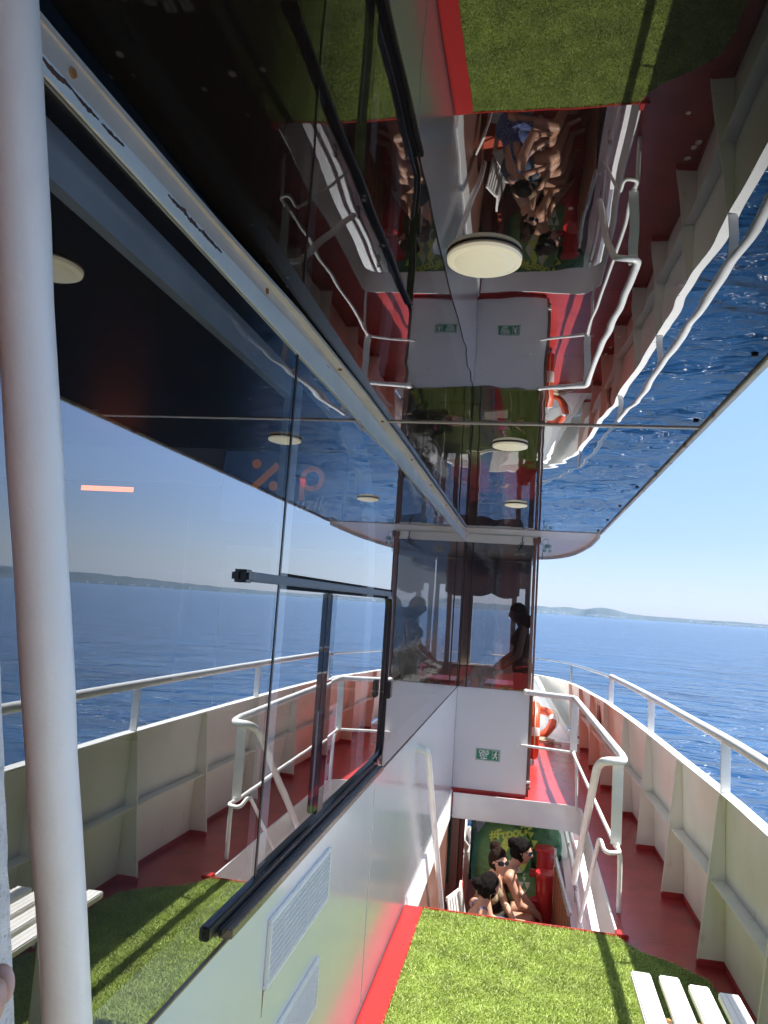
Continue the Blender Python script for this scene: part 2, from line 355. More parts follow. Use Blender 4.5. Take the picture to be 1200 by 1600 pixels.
def off_curve(d, y0, y1):
    out = []
    pts = [(x, y) for x, y in CURVE if y0 < y < y1]
    pa, pb = curve_at(y0)[0], curve_at(y1)[0]
    pts = [(pa.x, pa.y)] + pts + [(pb.x, pb.y)]
    for i, (x, y) in enumerate(pts):
        a = pts[max(i-1,0)]; b = pts[min(i+1,len(pts)-1)]
        n = Vector((-(b[1]-a[1]), b[0]-a[0], 0)).normalized()
        out.append(Vector((x, y, 0)) + n*(d(y) if callable(d) else d))
    return out

# ================================================================== SETTING
def sea():
    me = bpy.data.meshes.new('sea'); bm = bmesh.new()
    vals = [-9000,-2500,-600,-120,0,120,600,2500,9000]
    g = [[bm.verts.new((x, y, 0)) for x in vals] for y in vals]
    for i in range(8):
        for j in range(8): bm.faces.new((g[i][j], g[i][j+1], g[i+1][j+1], g[i+1][j]))
    bm.to_mesh(me); bm.free()
    o = bpy.data.objects.new('sea', me); C.objects.link(o); o.location = (0,0,-4.6); o['kind'] = 'structure'
    m, nt, p = newmat('open sea'); me.materials.append(m)
    p.inputs['Roughness'].default_value = 0.15; p.inputs['IOR'].default_value = 1.33; p.inputs['Specular IOR Level'].default_value = 0.36
    v = coords(nt)
    vr = nt.nodes.new('ShaderNodeMapping'); vr.inputs['Rotation'].default_value = (0,0,math.radians(25)); vr.inputs['Scale'].default_value = (0.45,1,1)
    nt.links.new(v, vr.inputs[0]); v2 = vr.outputs[0]
    c = ramp(nt, noise_n(nt, v2, 0.11, 6, 0.65, 0.5), [(0.35, (0.005,0.042,0.118)), (0.65, (0.009,0.073,0.19))])  # wave-lit and dark patches painted into the water colour
    nt.links.new(c, p.inputs['Base Color'])
    n0 = bump(nt, noise_n(nt, v2, 0.085, 4, 0.6, 0.6), 0.7, 4.0)
    n1 = bump(nt, noise_n(nt, v2, 0.34, 3, 0.55, 0.4), 1.0, 2.6, n0)
    n2 = bump(nt, noise_n(nt, v2, 1.2, 4, 0.55, 0.4), 0.8, 0.7, n1)
    n3 = bump(nt, noise_n(nt, v2, 4.5, 3, 0.6), 0.4, 0.10, n2)
    nt.links.new(n3, p.inputs['Normal'])
sea()

def hills():
    prof = [(-6,.35,5200),(-3,.4,5200),(0,.42,5200),(.9,.5,5200),(1.8,.42,5200),(2.6,.50,5400),(3.4,.52,5400),(4.0,.42,5400),(4.9,.62,5000),(5.4,.66,5000),(6.2,.56,5000),(7.2,.34,5000),
            (8.2,.26,5600),(10,.24,5600),(12,.22,5600),(14,.24,5600),(16,.20,5600),(19,.22,5600),(22,.30,5400),(25,.40,5200),(28,.55,5000),(31,.66,5000),(34,.72,5000),(38,.75,5000),(44,.65,5000),(52,.7,5200),(62,.5,5400),(75,.3,5600),(95,.2,5600)]
    bm = bmesh.new()
    azs = np.linspace(-6, 95, 420); rows = []
    for a in azs:
        h = np.interp(a, [p[0] for p in prof], [p[1] for p in prof]); d = np.interp(a, [p[0] for p in prof], [p[2] for p in prof])
        h *= 1 + 0.10*noise.noise(Vector((a*1.6, 3, 0))) + 0.05*noise.noise(Vector((a*5.5, 7, 0)))
        top = math.tan(math.radians(h))*d; s, cc = math.sin(math.radians(a)), math.cos(math.radians(a))
        row = []
        for k, (dd, f) in enumerate(((-260, -0.1), (-200, 0.10), (-120, 0.42), (-50, 0.74), (20, 1.0), (150, 0.8), (400, -0.1))):
            j = 0 if k in (0, 6) else 18*noise.noise(Vector((a*2.5, k*1.7, 1)))
            r = d + 320 + dd + j*2
            row.append(bm.verts.new((s*r, cc*r, -4.6 + (top+6.1)*f*(1 + (0.12*noise.noise(Vector((a*4, k*2.3, 5))) if 0 < k < 4 else 0)))))
        rows.append(row)
    for r0, r1 in zip(rows, rows[1:]):
        for k in range(6): bm.faces.new((r0[k], r0[k+1], r1[k+1], r1[k]))
    me = bpy.data.meshes.new('hills'); bm.to_mesh(me); bm.free(); me.materials.append(M['hill'])
    for p in me.polygons: p.use_smooth = True
    o = bpy.data.objects.new('hills', me); C.objects.link(o); o['kind'] = 'structure'
    b = MB()
    for i in range(170):
        a = random.choice([random.uniform(.2, 3.2), random.uniform(4.4, 7), random.uniform(11, 16.5), random.uniform(20, 45)])
        d = np.interp(a, [p[0] for p in prof], [p[2] for p in prof]) + 95 + random.uniform(0, 40)
        s, cc = math.sin(math.radians(a)), math.cos(math.radians(a)); ww = random.uniform(4, 9); hh = random.uniform(4, 8)
        z = random.uniform(-3, 4)
        b.box(s*d-ww, s*d+ww, cc*d-ww, cc*d+ww, z-4, z+hh)
    t = b.build('shore_village', 'house'); props(t, 'scatter of tiny pale houses along the foot of the far hills', 'village', kind='stuff')
hills()

bx = MB(); bx.box(-6800, 6800, -6800, 6800, -5.6, 150)
hz = bx.build('haze', 'house'); hz['kind'] = 'stuff'; props(hz, 'thin pale sea haze over the open water', 'haze')
hm = bpy.data.materials.new('haze'); hm.use_nodes = True; hn = hm.node_tree; hn.nodes.remove(hn.nodes['Principled BSDF'])
pv = hn.nodes.new('ShaderNodeVolumePrincipled'); pv.inputs['Density'].default_value = 0.00007; pv.inputs['Color'].default_value = (0.55,0.76,1.0,1)
pv.inputs['Anisotropy'].default_value = 0.0
hn.links.new(pv.outputs[0], hn.nodes['Material Output'].inputs['Volume']); hz.data.materials.clear(); hz.data.materials.append(hm)

# decks ------------------------------------------------------------
XW = -0.552                         # cabin side wall plane
HX0, HX1, HY0, HY1 = -0.545, 0.50, 4.115, 6.66     # stair opening
dk = MB(); T = (0,0,-0.18)
out = off_curve(0.0, -6.4, 9.8)
def deck_poly(y0, y1, xin, col=None):
    r = [p for p in off_curve(lambda q: -lean(q), y0, y1)]
    return [Vector((xin, y0, 0))] + r + [Vector((xin, y1, 0))]
dk.prism(deck_poly(-6.4, HY0-0.001, XW-0.02), T)
dk.prism(deck_poly(HY0+0.0, HY1-0.14, HX1+0.012), T)
arc = [Vector((HX1+0.012-0.14*(1-math.cos(a)), HY1-0.14+0.152*math.sin(a), 0)) for a in np.linspace(0, math.pi/2, 8)]
dk.prism([Vector((curve_at(HY1-0.139)[0].x+lean(HY1), HY1-0.139, 0)), Vector((curve_at(HY1+0.012)[0].x+lean(HY1), HY1+0.012, 0))] + arc[::-1], T)
dk.prism(deck_poly(HY1+0.0125, 9.8, -0.6), T)
d = dk.build('upper_deck', 'red'); d['kind'] = 'structure'
bd = MB(); bd.prism([Vector((-3, 9.801, 0.0))] + off_curve(lambda q: -lean(q), 9.801, 12.6) + [Vector((-3, 12.6, 0.0))], (0,0,-0.18))
d = bd.build('bow_deck', 'cream'); d['kind'] = 'structure'
ld = MB(); ld.box(-2.5, 1.6, 3.2, 10.5, -1.37, -1.27)
d = ld.build('lower_deck', 'lower_red'); d['kind'] = 'structure'

# red painted margin strip beside the turf
b = MB(); b.box(XW+0.002, -0.452, -3.0, 4.112, 0.0015, 0.014)
o = b.build('deck_margin', 'red_bright', bevel=0.003); o['kind'] = 'structure'

# turf -------------------------------------------------------------
def turf():
    edge = [(-0.45,4.100),(0.50,4.090),(0.59,3.963),(0.722,3.885),(0.845,3.76),(0.87,3.6),(0.87,-1.5),(-0.45,-1.5)]
    ex = [p[0] for p in edge[1:6]]; ey = [p[1] for p in edge[1:6]]
    N = 340000
    y = -1.0 + 5.1*rng.random(N)**0.72; x = -0.447 + 1.315*rng.random(N)
    top = np.where(x < 0.5, 4.105, np.interp(x, ex, ey)); k = y < top - 0.002
    x, y = x[k], y[k]; n = len(x)
    ang = rng.random(n)*2*np.pi; hgt = rng.uniform(0.006, 0.014, n); wd = rng.uniform(0.0008, 0.0015, n)
    lean = rng.uniform(0.003, 0.017, n); la = rng.normal(-0.6, 1.3, n)
    lx, ly = np.cos(la)*lean, np.sin(la)*lean; dx, dy = np.cos(ang)*wd, np.sin(ang)*wd
    V = np.zeros((n, 5, 3)); z0 = 0.007
    V[:,0] = np.stack([x-dx, y-dy, np.full(n, z0)], 1); V[:,1] = np.stack([x+dx, y+dy, np.full(n, z0)], 1)
    V[:,2] = np.stack([x+dx*.8+lx*.4, y+dy*.8+ly*.4, z0+hgt*.6], 1); V[:,3] = np.stack([x-dx*.8+lx*.4, y-dy*.8+ly*.4, z0+hgt*.6], 1)
    V[:,4] = np.stack([x+lx*1.2, y+ly*1.2, z0+hgt], 1)
    base = [Vector((px, py, 0.007)) for px, py in edge]
    nb = len(base)
    verts = np.concatenate([V.reshape(-1,3), np.array([tuple(p) for p in base])])
    q = (np.arange(n)*5)[:,None]
    quads = q + np.array([[0,1,2,3]]); tris = q + np.array([[3,2,4]])
    loops = np.concatenate([quads.ravel(), tris.ravel(), np.arange(n*5, n*5+nb)])
    tot = np.concatenate([np.full(n,4), np.full(n,3), [nb]]); start = np.concatenate([[0], np.cumsum(tot)[:-1]])
    me = bpy.data.meshes.new('artificial_turf')
    me.vertices.add(len(verts)); me.vertices.foreach_set('co', verts.ravel().astype(np.float32))
    me.loops.add(len(loops)); me.loops.foreach_set('vertex_index', loops.astype(np.int32))
    me.polygons.add(len(tot)); me.polygons.foreach_set('loop_start', start.astype(np.int32)); me.polygons.foreach_set('loop_total', tot.astype(np.int32))
    me.update(); me.validate()
    at = me.attributes.new('tint', 'FLOAT', 'POINT')
    tv = np.concatenate([np.repeat(rng.random(n), 5), np.zeros(nb)]).astype(np.float32); at.data.foreach_set('value', tv)
    m, nt, p = newmat('plastic grass blades')
    a = nt.nodes.new('ShaderNodeAttribute'); a.attribute_name = 'tint'
    c = ramp(nt, a.outputs['Fac'], [(0.0, (0.20,0.27,0.05)), (0.3, (0.35,0.46,0.10)), (0.75, (0.47,0.57,0.17)), (1.0, (0.58,0.63,0.28))])
    nz = noise_n(nt, coords(nt), 7, 3); cc = ramp(nt, nz, [(0.3, (0.75,0.75,0.75)), (0.7, (1.15,1.15,1.1))])
    mx = nt.nodes.new('ShaderNodeMix'); mx.data_type = 'RGBA'; mx.blend_type = 'MULTIPLY'; mx.inputs[0].default_value = 1
    nt.links.new(c, mx.inputs[6]); nt.links.new(cc, mx.inputs[7]); nt.links.new(mx.outputs[2], p.inputs['Base Color'])
    p.inputs['Roughness'].default_value = 0.5; p.inputs['Specular IOR Level'].default_value = 0.35
    me.materials.append(m)
    o = bpy.data.objects.new('artificial_turf', me); C.objects.link(o)
    props(o, 'bright green artificial turf laid on the red deck beside the cabin', 'turf', kind='stuff')
turf()

# ================================================================== CABIN SIDE WALL
cw = thing('cabin_wall', (XW, 2.0, 0), 'white glossy lower side wall of the cabin with two vent grilles', 'wall')
GZ0, GZ1 = 0.87, 2.123
b = MB(); b.box(XW-0.10, XW, -6.2, 6.738, -0.19, GZ0-0.004); b.build('wall', 'white_gloss', cw)
b = MB(); b.box(XW-0.02, XW+0.010, HY0+0.1, 6.72, -0.20, 0.012); b.build('ledge', 'white', cw, bevel=0.004)
b = MB(); b.box(XW+0.0005, XW+0.0022, 3.05, 3.056, 0.02, 0.82); b.build('seam', 'cream', cw)
def grille(y0, y1, z0, z1):
    f = MB(); t = 0.012
    X0, X1 = XW, XW+0.010
    f.box(X0, X1, y0-t, y1+t, z1, z1+t); f.box(X0, X1, y0-t, y1+t, z0-t, z0); f.box(X0, X1, y0-t, y0, z0, z1); f.box(X0, X1, y1, y1+t, z0, z1)
    g = f.build('vent_grille', 'white', cw, bevel=0.002)
    k = MB(); k.box(XW+0.0004, XW+0.0012, y0, y1, z0, z1); k.build('gap_shade', 'gap_shade_grey', g)  # grey sheet painted as the shade between the slats
    s = MB(); n = 9
    for i in range(n):
        z = z0 + (i+0.5)*(z1-z0)/n
        s.obox((XW+0.0058, (y0+y1)/2, z), (0.0042,0,-0.0010), (0,(y1-y0)/2,0), (0.0004,0,0.0017))
    for i in range(1, 5):
        y = y0 + i*(y1-y0)/5; s.box(XW+0.002, XW+0.0075, y-0.0018, y+0.0018, z0, z1)
    s.build('slats', 'white', g)
    q = MB(); q.strip([Vector((XW+0.0006,y0-t+0.001,z0-t-0.0005)),Vector((XW+0.0006,y0-t+0.003,z0-t-0.03)),Vector((XW+0.0006,y0-t+0.0035,z0-t-0.06))],[Vector((XW+0.0006,y0-t+0.008,z0-t-0.0005)),Vector((XW+0.0006,y0-t+0.006,z0-t-0.03)),Vector((XW+0.0006,y0-t+0.004,z0-t-0.06))],(0.0006,0,0)); q.build('rust_streak', 'rust', g)
grille(1.80, 2.335, 0.665, 0.795); grille(1.83, 2.285, 0.39, 0.505)

# glazing
gw = thing('glass_wall', (XW, 2.0, GZ0), 'long dark reflective glass wall along the cabin side', 'glass wall')
def pane(y0, y1, z0, z1, mat='side_glass', x=XW, par=gw):
    b = MB(); b.box(x-0.008, x, y0, y1, z0, z1); return b.build('glass_pane', mat, par)
pane(-6.1, 0.02, GZ0, GZ1-0.02); pane(0.03, 1.664, GZ0, GZ1-0.005); pane(1.672, 3.166, 1.60, GZ1); pane(1.672, 3.166, GZ0, 0.925)
pane(3.170, 6.730, GZ0, GZ1)
b = MB(); b.box(XW-0.007, XW+0.0015, 1.663, 1.673, GZ0, GZ1); b.box(XW-0.007, XW-0.001, 3.165, 3.171, GZ0, GZ1); b.box(XW-0.007, XW-0.001, 0.019, 0.031, GZ0, GZ1)
b.build('seam', 'black', gw)
b = MB(); b.box(XW-0.006, XW+0.004, -2.6, 6.73, GZ0-0.004, GZ0); b.build('sill_trim', 'bronze', gw)

sw = thing('sliding_window', (XW, 2.3, 0.9), 'black framed sliding window set in the side glass wall', 'window')
b = MB(); b.box(XW-0.004, XW+0.014, 1.46, 3.07, 1.572, 1.592); b.build('top_track', 'alu', sw, bevel=0.003)
b = MB(); b.box(XW-0.004, XW+0.018, 1.42, 1.46, 1.569, 1.595); b.build('end_cap', 'black', sw, bevel=0.006)
b = MB(); b.box(XW+0.011, XW+0.019, 1.44, 3.02, 0.906, 0.922); b.build('bottom_track', 'black', sw, bevel=0.003)
b = MB(); b.box(XW-0.004, XW+0.010, 1.40, 3.02, 0.912, 0.938); b.build('bottom_track', 'black', sw, bevel=0.003)
b = MB(); b.box(XW+0.001, XW+0.030, 1.47, 3.06, 0.892, 0.911); b.build('sill', 'bronze', sw, bevel=0.002)
fr = fillet([(XW+0.006, 3.02, 1.575), (XW+0.006, 3.145, 1.575), (XW+0.006, 3.145, 0.93), (XW+0.006, 3.0, 0.93)], 0.085, 8)
b = MB(); A = [p + Vector((-0.010,0,0)) for p in fr]
cen = Vector((XW, 2.9, 1.25))
Bp = []
for i, p in enumerate(A):
    t = (A[min(i+1,len(A)-1)] - A[max(i-1,0)]).normalized(); nrm = Vector((1,0,0)).cross(t)
    if nrm.dot(cen-p) < 0: nrm = -nrm
    Bp.append(p + nrm*0.012)
b.strip(A, Bp, (0.014,0,0)); b.build('window_frame', 'black', sw, smooth=True)
b = MB(); b.box(XW-0.006, XW+0.010, 2.13, 2.19, 0.955, 1.563); b.build('mullion', mirror('dark mullion', (0.012,0.014,0.03), (0.12,0.9,2.6)), sw, bevel=0.003)
b = MB(); b.box(XW-0.012, XW-0.005, 1.673, 2.13, 0.955, 1.563); b.build('glass_pane', 'slide_glass', sw)
b = MB(); b.box(XW-0.012, XW-0.005, 2.19, 3.13, 0.955, 1.563); b.build('glass_pane', 'slide_glass', sw)
b = MB(); b.box(XW+0.014, XW+0.032, 3.085, 3.135, 1.165, 1.235); b.build('latch', 'black', sw, bevel=0.004)

# beam above the glass ------------------------------------------------
CZ = 2.195
bt = thing('edge_beam', (XW, 2.0, 2.12), 'pale peeling steel angle beam running along the top of the side glass', 'beam')
YS = [-3.0,-1.0,0.3,0.7,0.95,1.15,1.4,1.6,1.9,2.3,2.8,3.5,4.5,5.6,6.737]
def ztop(y): return float(np.interp(y, [0.3,0.7,1.15,1.6,2.3], [2.145,2.150,2.163,2.180,2.183]))
def zlow(y): return float(np.interp(y, [0.3,1.5,3.0], [2.098,2.110,GZ1]))
def zmid(y): return zlow(y) + (ztop(y)-zlow(y))*float(np.interp(y, [0.7,1.4,2.4], [0.42,0.62,1.0]))
def xfl(y): return float(np.interp(y, [0.7,1.15,1.6,2.3,3.0], [XW+0.008,XW+0.012,XW+0.022,XW+0.036,XW+0.040]))
b = MB(); b.strip([Vector((XW+0.001,y,zlow(y))) for y in YS], [Vector((XW+0.001,y,zmid(y)-0.0004)) for y in YS], (0.0042,0,0)); b.build('web', 'beam', bt)
b = MB(); b.strip([Vector((XW+0.001,y,zmid(y))) for y in YS if y < 2.4], [Vector((XW+0.001,y,ztop(y)+0.0005)) for y in YS if y < 2.4], (0.0036,0,0)); b.build('upper_web', 'beige', bt)
b = MB(); b.strip([Vector((XW-0.006,y,ztop(y)+0.001)) for y in YS], [Vector((xfl(y),y,ztop(y)+0.001)) for y in YS], (0,0,0.008)); b.build('flange', 'beige', bt)
b = MB(); b.box(XW-0.012, XW-0.001, -3.0, 6.738, GZ1+0.001, CZ-0.003); b.build('backing', 'black', bt)
b = MB()
for y in (2.0, 2.6, 3.3, 4.0, 4.8, 5.6): b.lathe([(0.006,-0.004),(0.005,0.0)], (xfl(y)-0.014, y, ztop(y)+0.0008), 12)
for y in (0.74, 1.42): b.lathe([(0.0065,0.0),(0.0055,0.003)], (XW+0.0047, y, (zmid(y)+ztop(y))/2), 14, axis='X')
b.build('screws', 'rust', bt)
ch = MB()
for (y0, y1, hh, sd) in ((0.64,0.80,0.0050,1.0),(0.805,0.86,0.0040,4.0),(0.985,1.19,0.0062,9.0),(1.9,1.93,0.0018,2.0)):
    n = 110; top = []; bot = []
    for i in range(n+1):
        t = i/n; y = y0+(y1-y0)*t; e = max(0,math.sin(math.pi*t))**0.3
        a_ = 0.55 + 0.9*noise.noise(Vector((y*38,sd,0))) + 0.5*noise.noise(Vector((y*130,sd,2))); b_ = 0.5 + 0.7*noise.noise(Vector((y*33,sd,7))) + 0.5*noise.noise(Vector((y*150,sd,9)))
        zc = zmid(y)-0.007+0.003*noise.noise(Vector((y*25,sd,5)))
        top.append((XW+0.0054, y, zc+hh*e*max(0.02,a_))); bot.append((XW+0.0054, y, zc-hh*0.9*e*max(0.02,b_)))
    ch.strip(bot, top, (0.0006,0,0))
ch.build('bare_patches', 'chip', bt)

# ================================================================== CEILING
cc = thing('canopy_ceiling', (0, 2.0, CZ), 'dark polished mirror ceiling panels of the deck overhang', 'ceiling')
XE = 0.541
def cpanel(y0, y1):
    b = MB(); b.box(XW-0.5, XE, y0, y1, CZ, CZ+0.02); return b.build('ceiling_panel', 'ceil', cc)
cpanel(-0.90, 2.640); cpanel(2.650, 6.195)
b = MB()
for y in (2.645,): b.box(XW+0.034, XE-0.003, y-0.008, y+0.008, CZ-0.004, CZ-0.0005)
b.box(XW+0.034, XE-0.003, 6.192, 6.202, CZ-0.004, CZ-0.0005)
b.build('joint_strip', 'beige', cc)
b = MB(); b.box(XE+0.001, XE+0.018, -0.9, 6.2, CZ-0.010, CZ+0.09); b.build('edge_trim', paint('chipped trim paint', (0.72,0.68,0.62), 0.45, 0.08, 8, 60, 0.4, 0.002, dirt=(0.30,0.17,0.09), dscale=14, dlo=0.56, dhi=0.62), cc, bevel=0.002)
b = MB()
for y in (2.55, 3.9, 4.6, 5.3, 6.0, 1.9): b.lathe([(0.009,-0.005),(0.008,0.0)], (XE-0.03, y, CZ-0.0006), 12)
b.build('screws', 'black', cc)
def ceil_end():
    pts = [Vector((XW-0.4, 6.203, CZ+0.01)), Vector((0.548, 6.203, CZ+0.01)), Vector((0.55, 7.0, CZ)), Vector((0.50, 7.9, CZ)), Vector((0.42, 8.5, CZ)), Vector((0.28, 8.95, CZ)), Vector((0.05, 9.2, CZ)), Vector((-0.6, 9.35, CZ))]
    pp = [Vector((p[0], p[1], 0)) for p in catmull([tuple(p) for p in pts[1:]], 6)]
    poly = [Vector((-0.95, 6.203, CZ+0.001)), *[Vector((p.x, p.y, CZ+0.001)) for p in pp], Vector((-0.95, 9.35, CZ+0.001))]
    b = MB(); b.prism(poly, (0,0,0.10)); b.build('cream_end', paint('pale cream soffit', (0.84,0.85,0.74), 0.4, 0.05, 5, 60, 0.2, dirt=(0.7,0.6,0.45), dscale=7), cc, bevel=0.006)
    A = [Vector((p.x, p.y, CZ-0.035)) for p in pp]; Bq = [Vector((p.x, p.y, CZ+0.0)) for p in pp]
    b = MB(); b.strip(A, Bq, (-0.012,0,0)); b.build('rim', 'cream', cc, smooth=True)
ceil_end()
b = MB(); b.box(-4.2, XE+0.017, -0.92, 6.2, CZ+0.091, CZ+0.22); b.box(-4.2, 0.30, 6.201, 9.0, CZ+0.105, CZ+0.22)
o = b.build('cabin_roof', 'cab_white'); props(o, 'flat white roof deck above the mirror ceiling', 'roof')

# lamps
def lamp(loc, label):
    t = thing('ceiling_lamp', loc, label, 'lamp', 'round ceiling lamps along the overhang')
    x, y, z = loc
    MB().lathe([(0.069,0.0),(0.070,-0.001),(0.070,-0.003),(0.065,-0.004)], (x,y,z-0.0006), 40).build('lamp_rim', 'lamp_base', t, smooth=True)
    MB().lathe([(0.066,-0.0042),(0.069,-0.006),(0.068,-0.012),(0.060,-0.0145),(0.056,-0.014),(0.053,-0.0165),(0.040,-0.0195),(0.02,-0.0205),(0.002,-0.021)], (x,y,z), 40).build('diffuser', 'lamp', t, smooth=True)
    return t
l0 = lamp((-0.104, 1.352, CZ), 'largest nearest round cream ceiling lamp above the turf')
copy_tree(l0, (-0.09, 2.985, CZ), 'middle round cream ceiling lamp just beyond the ceiling joint strip')
copy_tree(l0, (-0.089, 4.70, CZ), 'farthest small round cream ceiling lamp near the front glass')

# ================================================================== FRONT BULKHEAD + GLASS
Y1 = 6.738
fb = thing('exit_bulkhead', (-0.25, Y1, 0), 'white end wall below the front glass facing the stair opening', 'wall')
b = MB(); b.box(XW+0.001, 0.062, Y1, Y1+0.06, 0.03, GZ0-0.006); b.build('wall', 'exit_white', fb, bevel=0.002)
b = MB(); b.box(XW+0.001, 0.060, Y1+0.003, Y1+0.05, 0.001, 0.0295); b.build('red_base', 'red', fb)
fg = thing('front_window', (-0.25, Y1, GZ0), 'tall dark tinted front window above the white end wall', 'window')
b = MB(); b.box(XW+0.012, -0.485, Y1+0.01, Y1+0.018, GZ0, 2.120); b.build('glass_pane', 'front_glass', fg)
b = MB(); b.box(-0.475, 0.035, Y1+0.01, Y1+0.018, GZ0, 2.120); b.build('glass_pane', 'front_glass', fg)
b = MB(); b.box(XW+0.001, XW+0.012, Y1+0.004, Y1+0.03, GZ0, 2.12); b.box(-0.485, -0.475, Y1+0.004, Y1+0.03, GZ0, 2.12); b.build('mullion', 'black', fg)
b = MB(); b.box(XW+0.001, 0.062, Y1-0.002, Y1+0.05, GZ0-0.006, GZ0-0.0005); b.build('sill', 'exit_white', fg)
b = MB(); b.box(XW+0.006, 0.07, Y1-0.01, Y1+0.05, 2.121, CZ-0.002); b.box(XW+0.034, 0.07, Y1-0.036, Y1-0.0105, CZ-0.012, CZ-0.003); b.build('head_beam', 'cream', fg, bevel=0.002)
bp = thing('brown_post', (0.07, Y1, 0.1), 'brown corner post at the right edge of the front window', 'post')
b = MB(); b.box(0.040, 0.066, Y1-0.012, Y1+0.05, GZ0, 2.19); b.box(0.072, 0.090, Y1+0.004, Y1+0.06, 0.10, 2.19); b.box(0.064, 0.0715, Y1-0.006, Y1+0.05, 0.10, GZ0-0.002); b.build('post', 'brown', bp, bevel=0.002)
b = MB(); b.box(0.064, 0.098, Y1-0.012, Y1+0.06, 0.075, 0.099); b.build('post_foot', 'brown', bp, bevel=0.004)
b = MB(); b.box(0.034, 0.100, Y1-0.03, Y1+0.065, 2.135, 2.190); b.build('post_head', 'brown', bp, bevel=0.004)
b = MB(); b.obox((0.078, Y1-0.012, 0.135), (0.016,0,0), (0,0.01,0), (0.004,0,0.010)); b.build('hinge', 'rail', bp, bevel=0.003)
# cabin side ahead of the post
cs = thing('forward_cabin_side', (0.08, 8.2, 0), 'outboard brown side wall of the forward cabin beyond the corner post', 'wall')
b = MB(); b.box(0.045, 0.085, Y1+0.062, 9.72, 0.001, GZ0); b.build('wall', 'brown', cs)
b = MB(); b.box(0.05, 0.058, Y1+0.062, 9.72, GZ0, 2.12); b.build('glass_pane', 'front_glass', cs)
b = MB(); b.box(0.045, 0.085, Y1+0.062, 9.72, 2.12, 2.19); b.build('head_beam', 'cream', cs)

ab = thing('aft_dark_blocker', (0.2, -6.2, 0), 'unseen dark brown wall added behind the camera to darken the front glass reflection', 'wall')  # added unseen wall that keeps the front glass reflection dark
MB().box(XW-0.1, 0.93, -6.25, -6.20, 0.001, 2.75).build('wall', 'brown', ab)
MB().box(-0.30, 0.38, -6.198, -6.185, 0.03, 1.95).build('door', 'cab_dark', ab, bevel=0.004)  # dark panel on the same added wall
# exit sign
es = thing('exit_sign', (-0.265, Y1, 0.32), 'green exit sign with a running figure on the white end wall', 'sign')
x0, x1, z0, z1 = -0.366, -0.163, 0.275, 0.370
b = MB(); b.box(x0, x1, Y1-0.003, Y1-0.0004, z0, z1); b.build('plate', 'green_sign', es)
b = MB(); e = 0.0022; ye0, ye1 = Y1-0.0038, Y1-0.0030
for (p, q, r, s) in ((x0+.004,x1-.004,z1-.004-e,z1-.004),(x0+.004,x1-.004,z0+.004,z0+.004+e),(x0+.004,x0+.004+e,z0+.004+e,z1-.004-e),(x1-.004-e,x1-.004,z0+.004+e,z1-.004-e),(x1-.066,x1-.066+e,z0+.010,z1-.010),(x1-.010-e,x1-.010,z0+.010,z1-.010),(x1-.066,x1-.010-e,z1-.012,z1-.010)):
    b.box(p, q, ye0, ye1, r, s)
b.build('border', 'sign_white', es)
place_text('lettering', 'ÇIKIŞ', 0.036, (x0+.068, Y1-0.0036, z1-.027), (1,0,0), (0,0,1), 'sign_white', es, bold=0.0008)
place_text('lettering', 'EXIT', 0.034, (x0+.068, Y1-0.0036, z1-.055), (1,0,0), (0,0,1), 'sign_white', es, bold=0.0008)
b = MB(); yy = Y1-0.0036; cx, cz = x1-.036, z0+.046
b.lathe([(0.0058,-0.0004),(0.0058,0.0004)], (cx+.003, yy, cz+.028), 16, axis='Y')
for p, q, r in (((0,.02),(-.004,-.002),.0056),((-.004,-.002),(.010,-.012),.0042),((.010,-.012),(.006,-.030),.0034),((-.004,-.004),(-.013,-.016),.0042),((-.013,-.016),(-.022,-.028),.0034),((.001,.018),(.014,.008),.0028),((-.001,.018),(-.014,.010),.0028),((-.014,.010),(-.016,.000),.0026)):
    P, Q = Vector((cx+p[0], yy, cz+p[1])), Vector((cx+q[0], yy, cz+q[1])); d = (Q-P); n = Vector((d.z,0,-d.x)).normalized()
    b.obox((P+Q)/2, d*0.55, n*r, (0,0.0004,0))
b.build('running_figure', 'sign_white', es)
b = MB(); ax, az = x0+.068, z0+.017
b.obox((ax, yy, az), (0.018,0,0), (0,0.0004,0), (0,0,0.0022)); b.prism([(ax-.030,yy-.0004,az),(ax-.016,yy-.0004,az-.007),(ax-.016,yy-.0004,az+.007)], (0,0.0008,0))
b.lathe([(0.008,-0.0004),(0.008,0.0004)], (ax+.002, yy, az), 14, axis='Y'); b.prism([(ax+.030,yy-.0004,az),(ax+.016,yy-.0004,az+.007),(ax+.016,yy-.0004,az-.007)], (0,0.0008,0))
b.build('arrow', 'sign_white', es)

# ================================================================== CABIN INTERIOR
ci = thing('cabin_interior', (-2.0, 3.0, 0), 'dim saloon interior behind the tinted glass', 'interior')
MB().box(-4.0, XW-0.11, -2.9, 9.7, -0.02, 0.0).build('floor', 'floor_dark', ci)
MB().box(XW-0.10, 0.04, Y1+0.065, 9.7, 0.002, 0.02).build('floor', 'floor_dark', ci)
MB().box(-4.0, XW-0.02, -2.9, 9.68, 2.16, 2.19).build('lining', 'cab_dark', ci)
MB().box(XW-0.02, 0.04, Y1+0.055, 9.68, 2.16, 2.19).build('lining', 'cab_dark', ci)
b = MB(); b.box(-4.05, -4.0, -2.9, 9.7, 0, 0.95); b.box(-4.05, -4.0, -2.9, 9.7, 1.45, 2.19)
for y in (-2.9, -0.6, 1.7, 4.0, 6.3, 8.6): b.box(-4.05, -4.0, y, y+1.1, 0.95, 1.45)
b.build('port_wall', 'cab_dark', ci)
b = MB(); b.box(-4.0, 0.04, 9.7, 9.75, 0, 0.86); b.box(-4.0, 0.04, 9.7, 9.75, 1.82, 2.19)
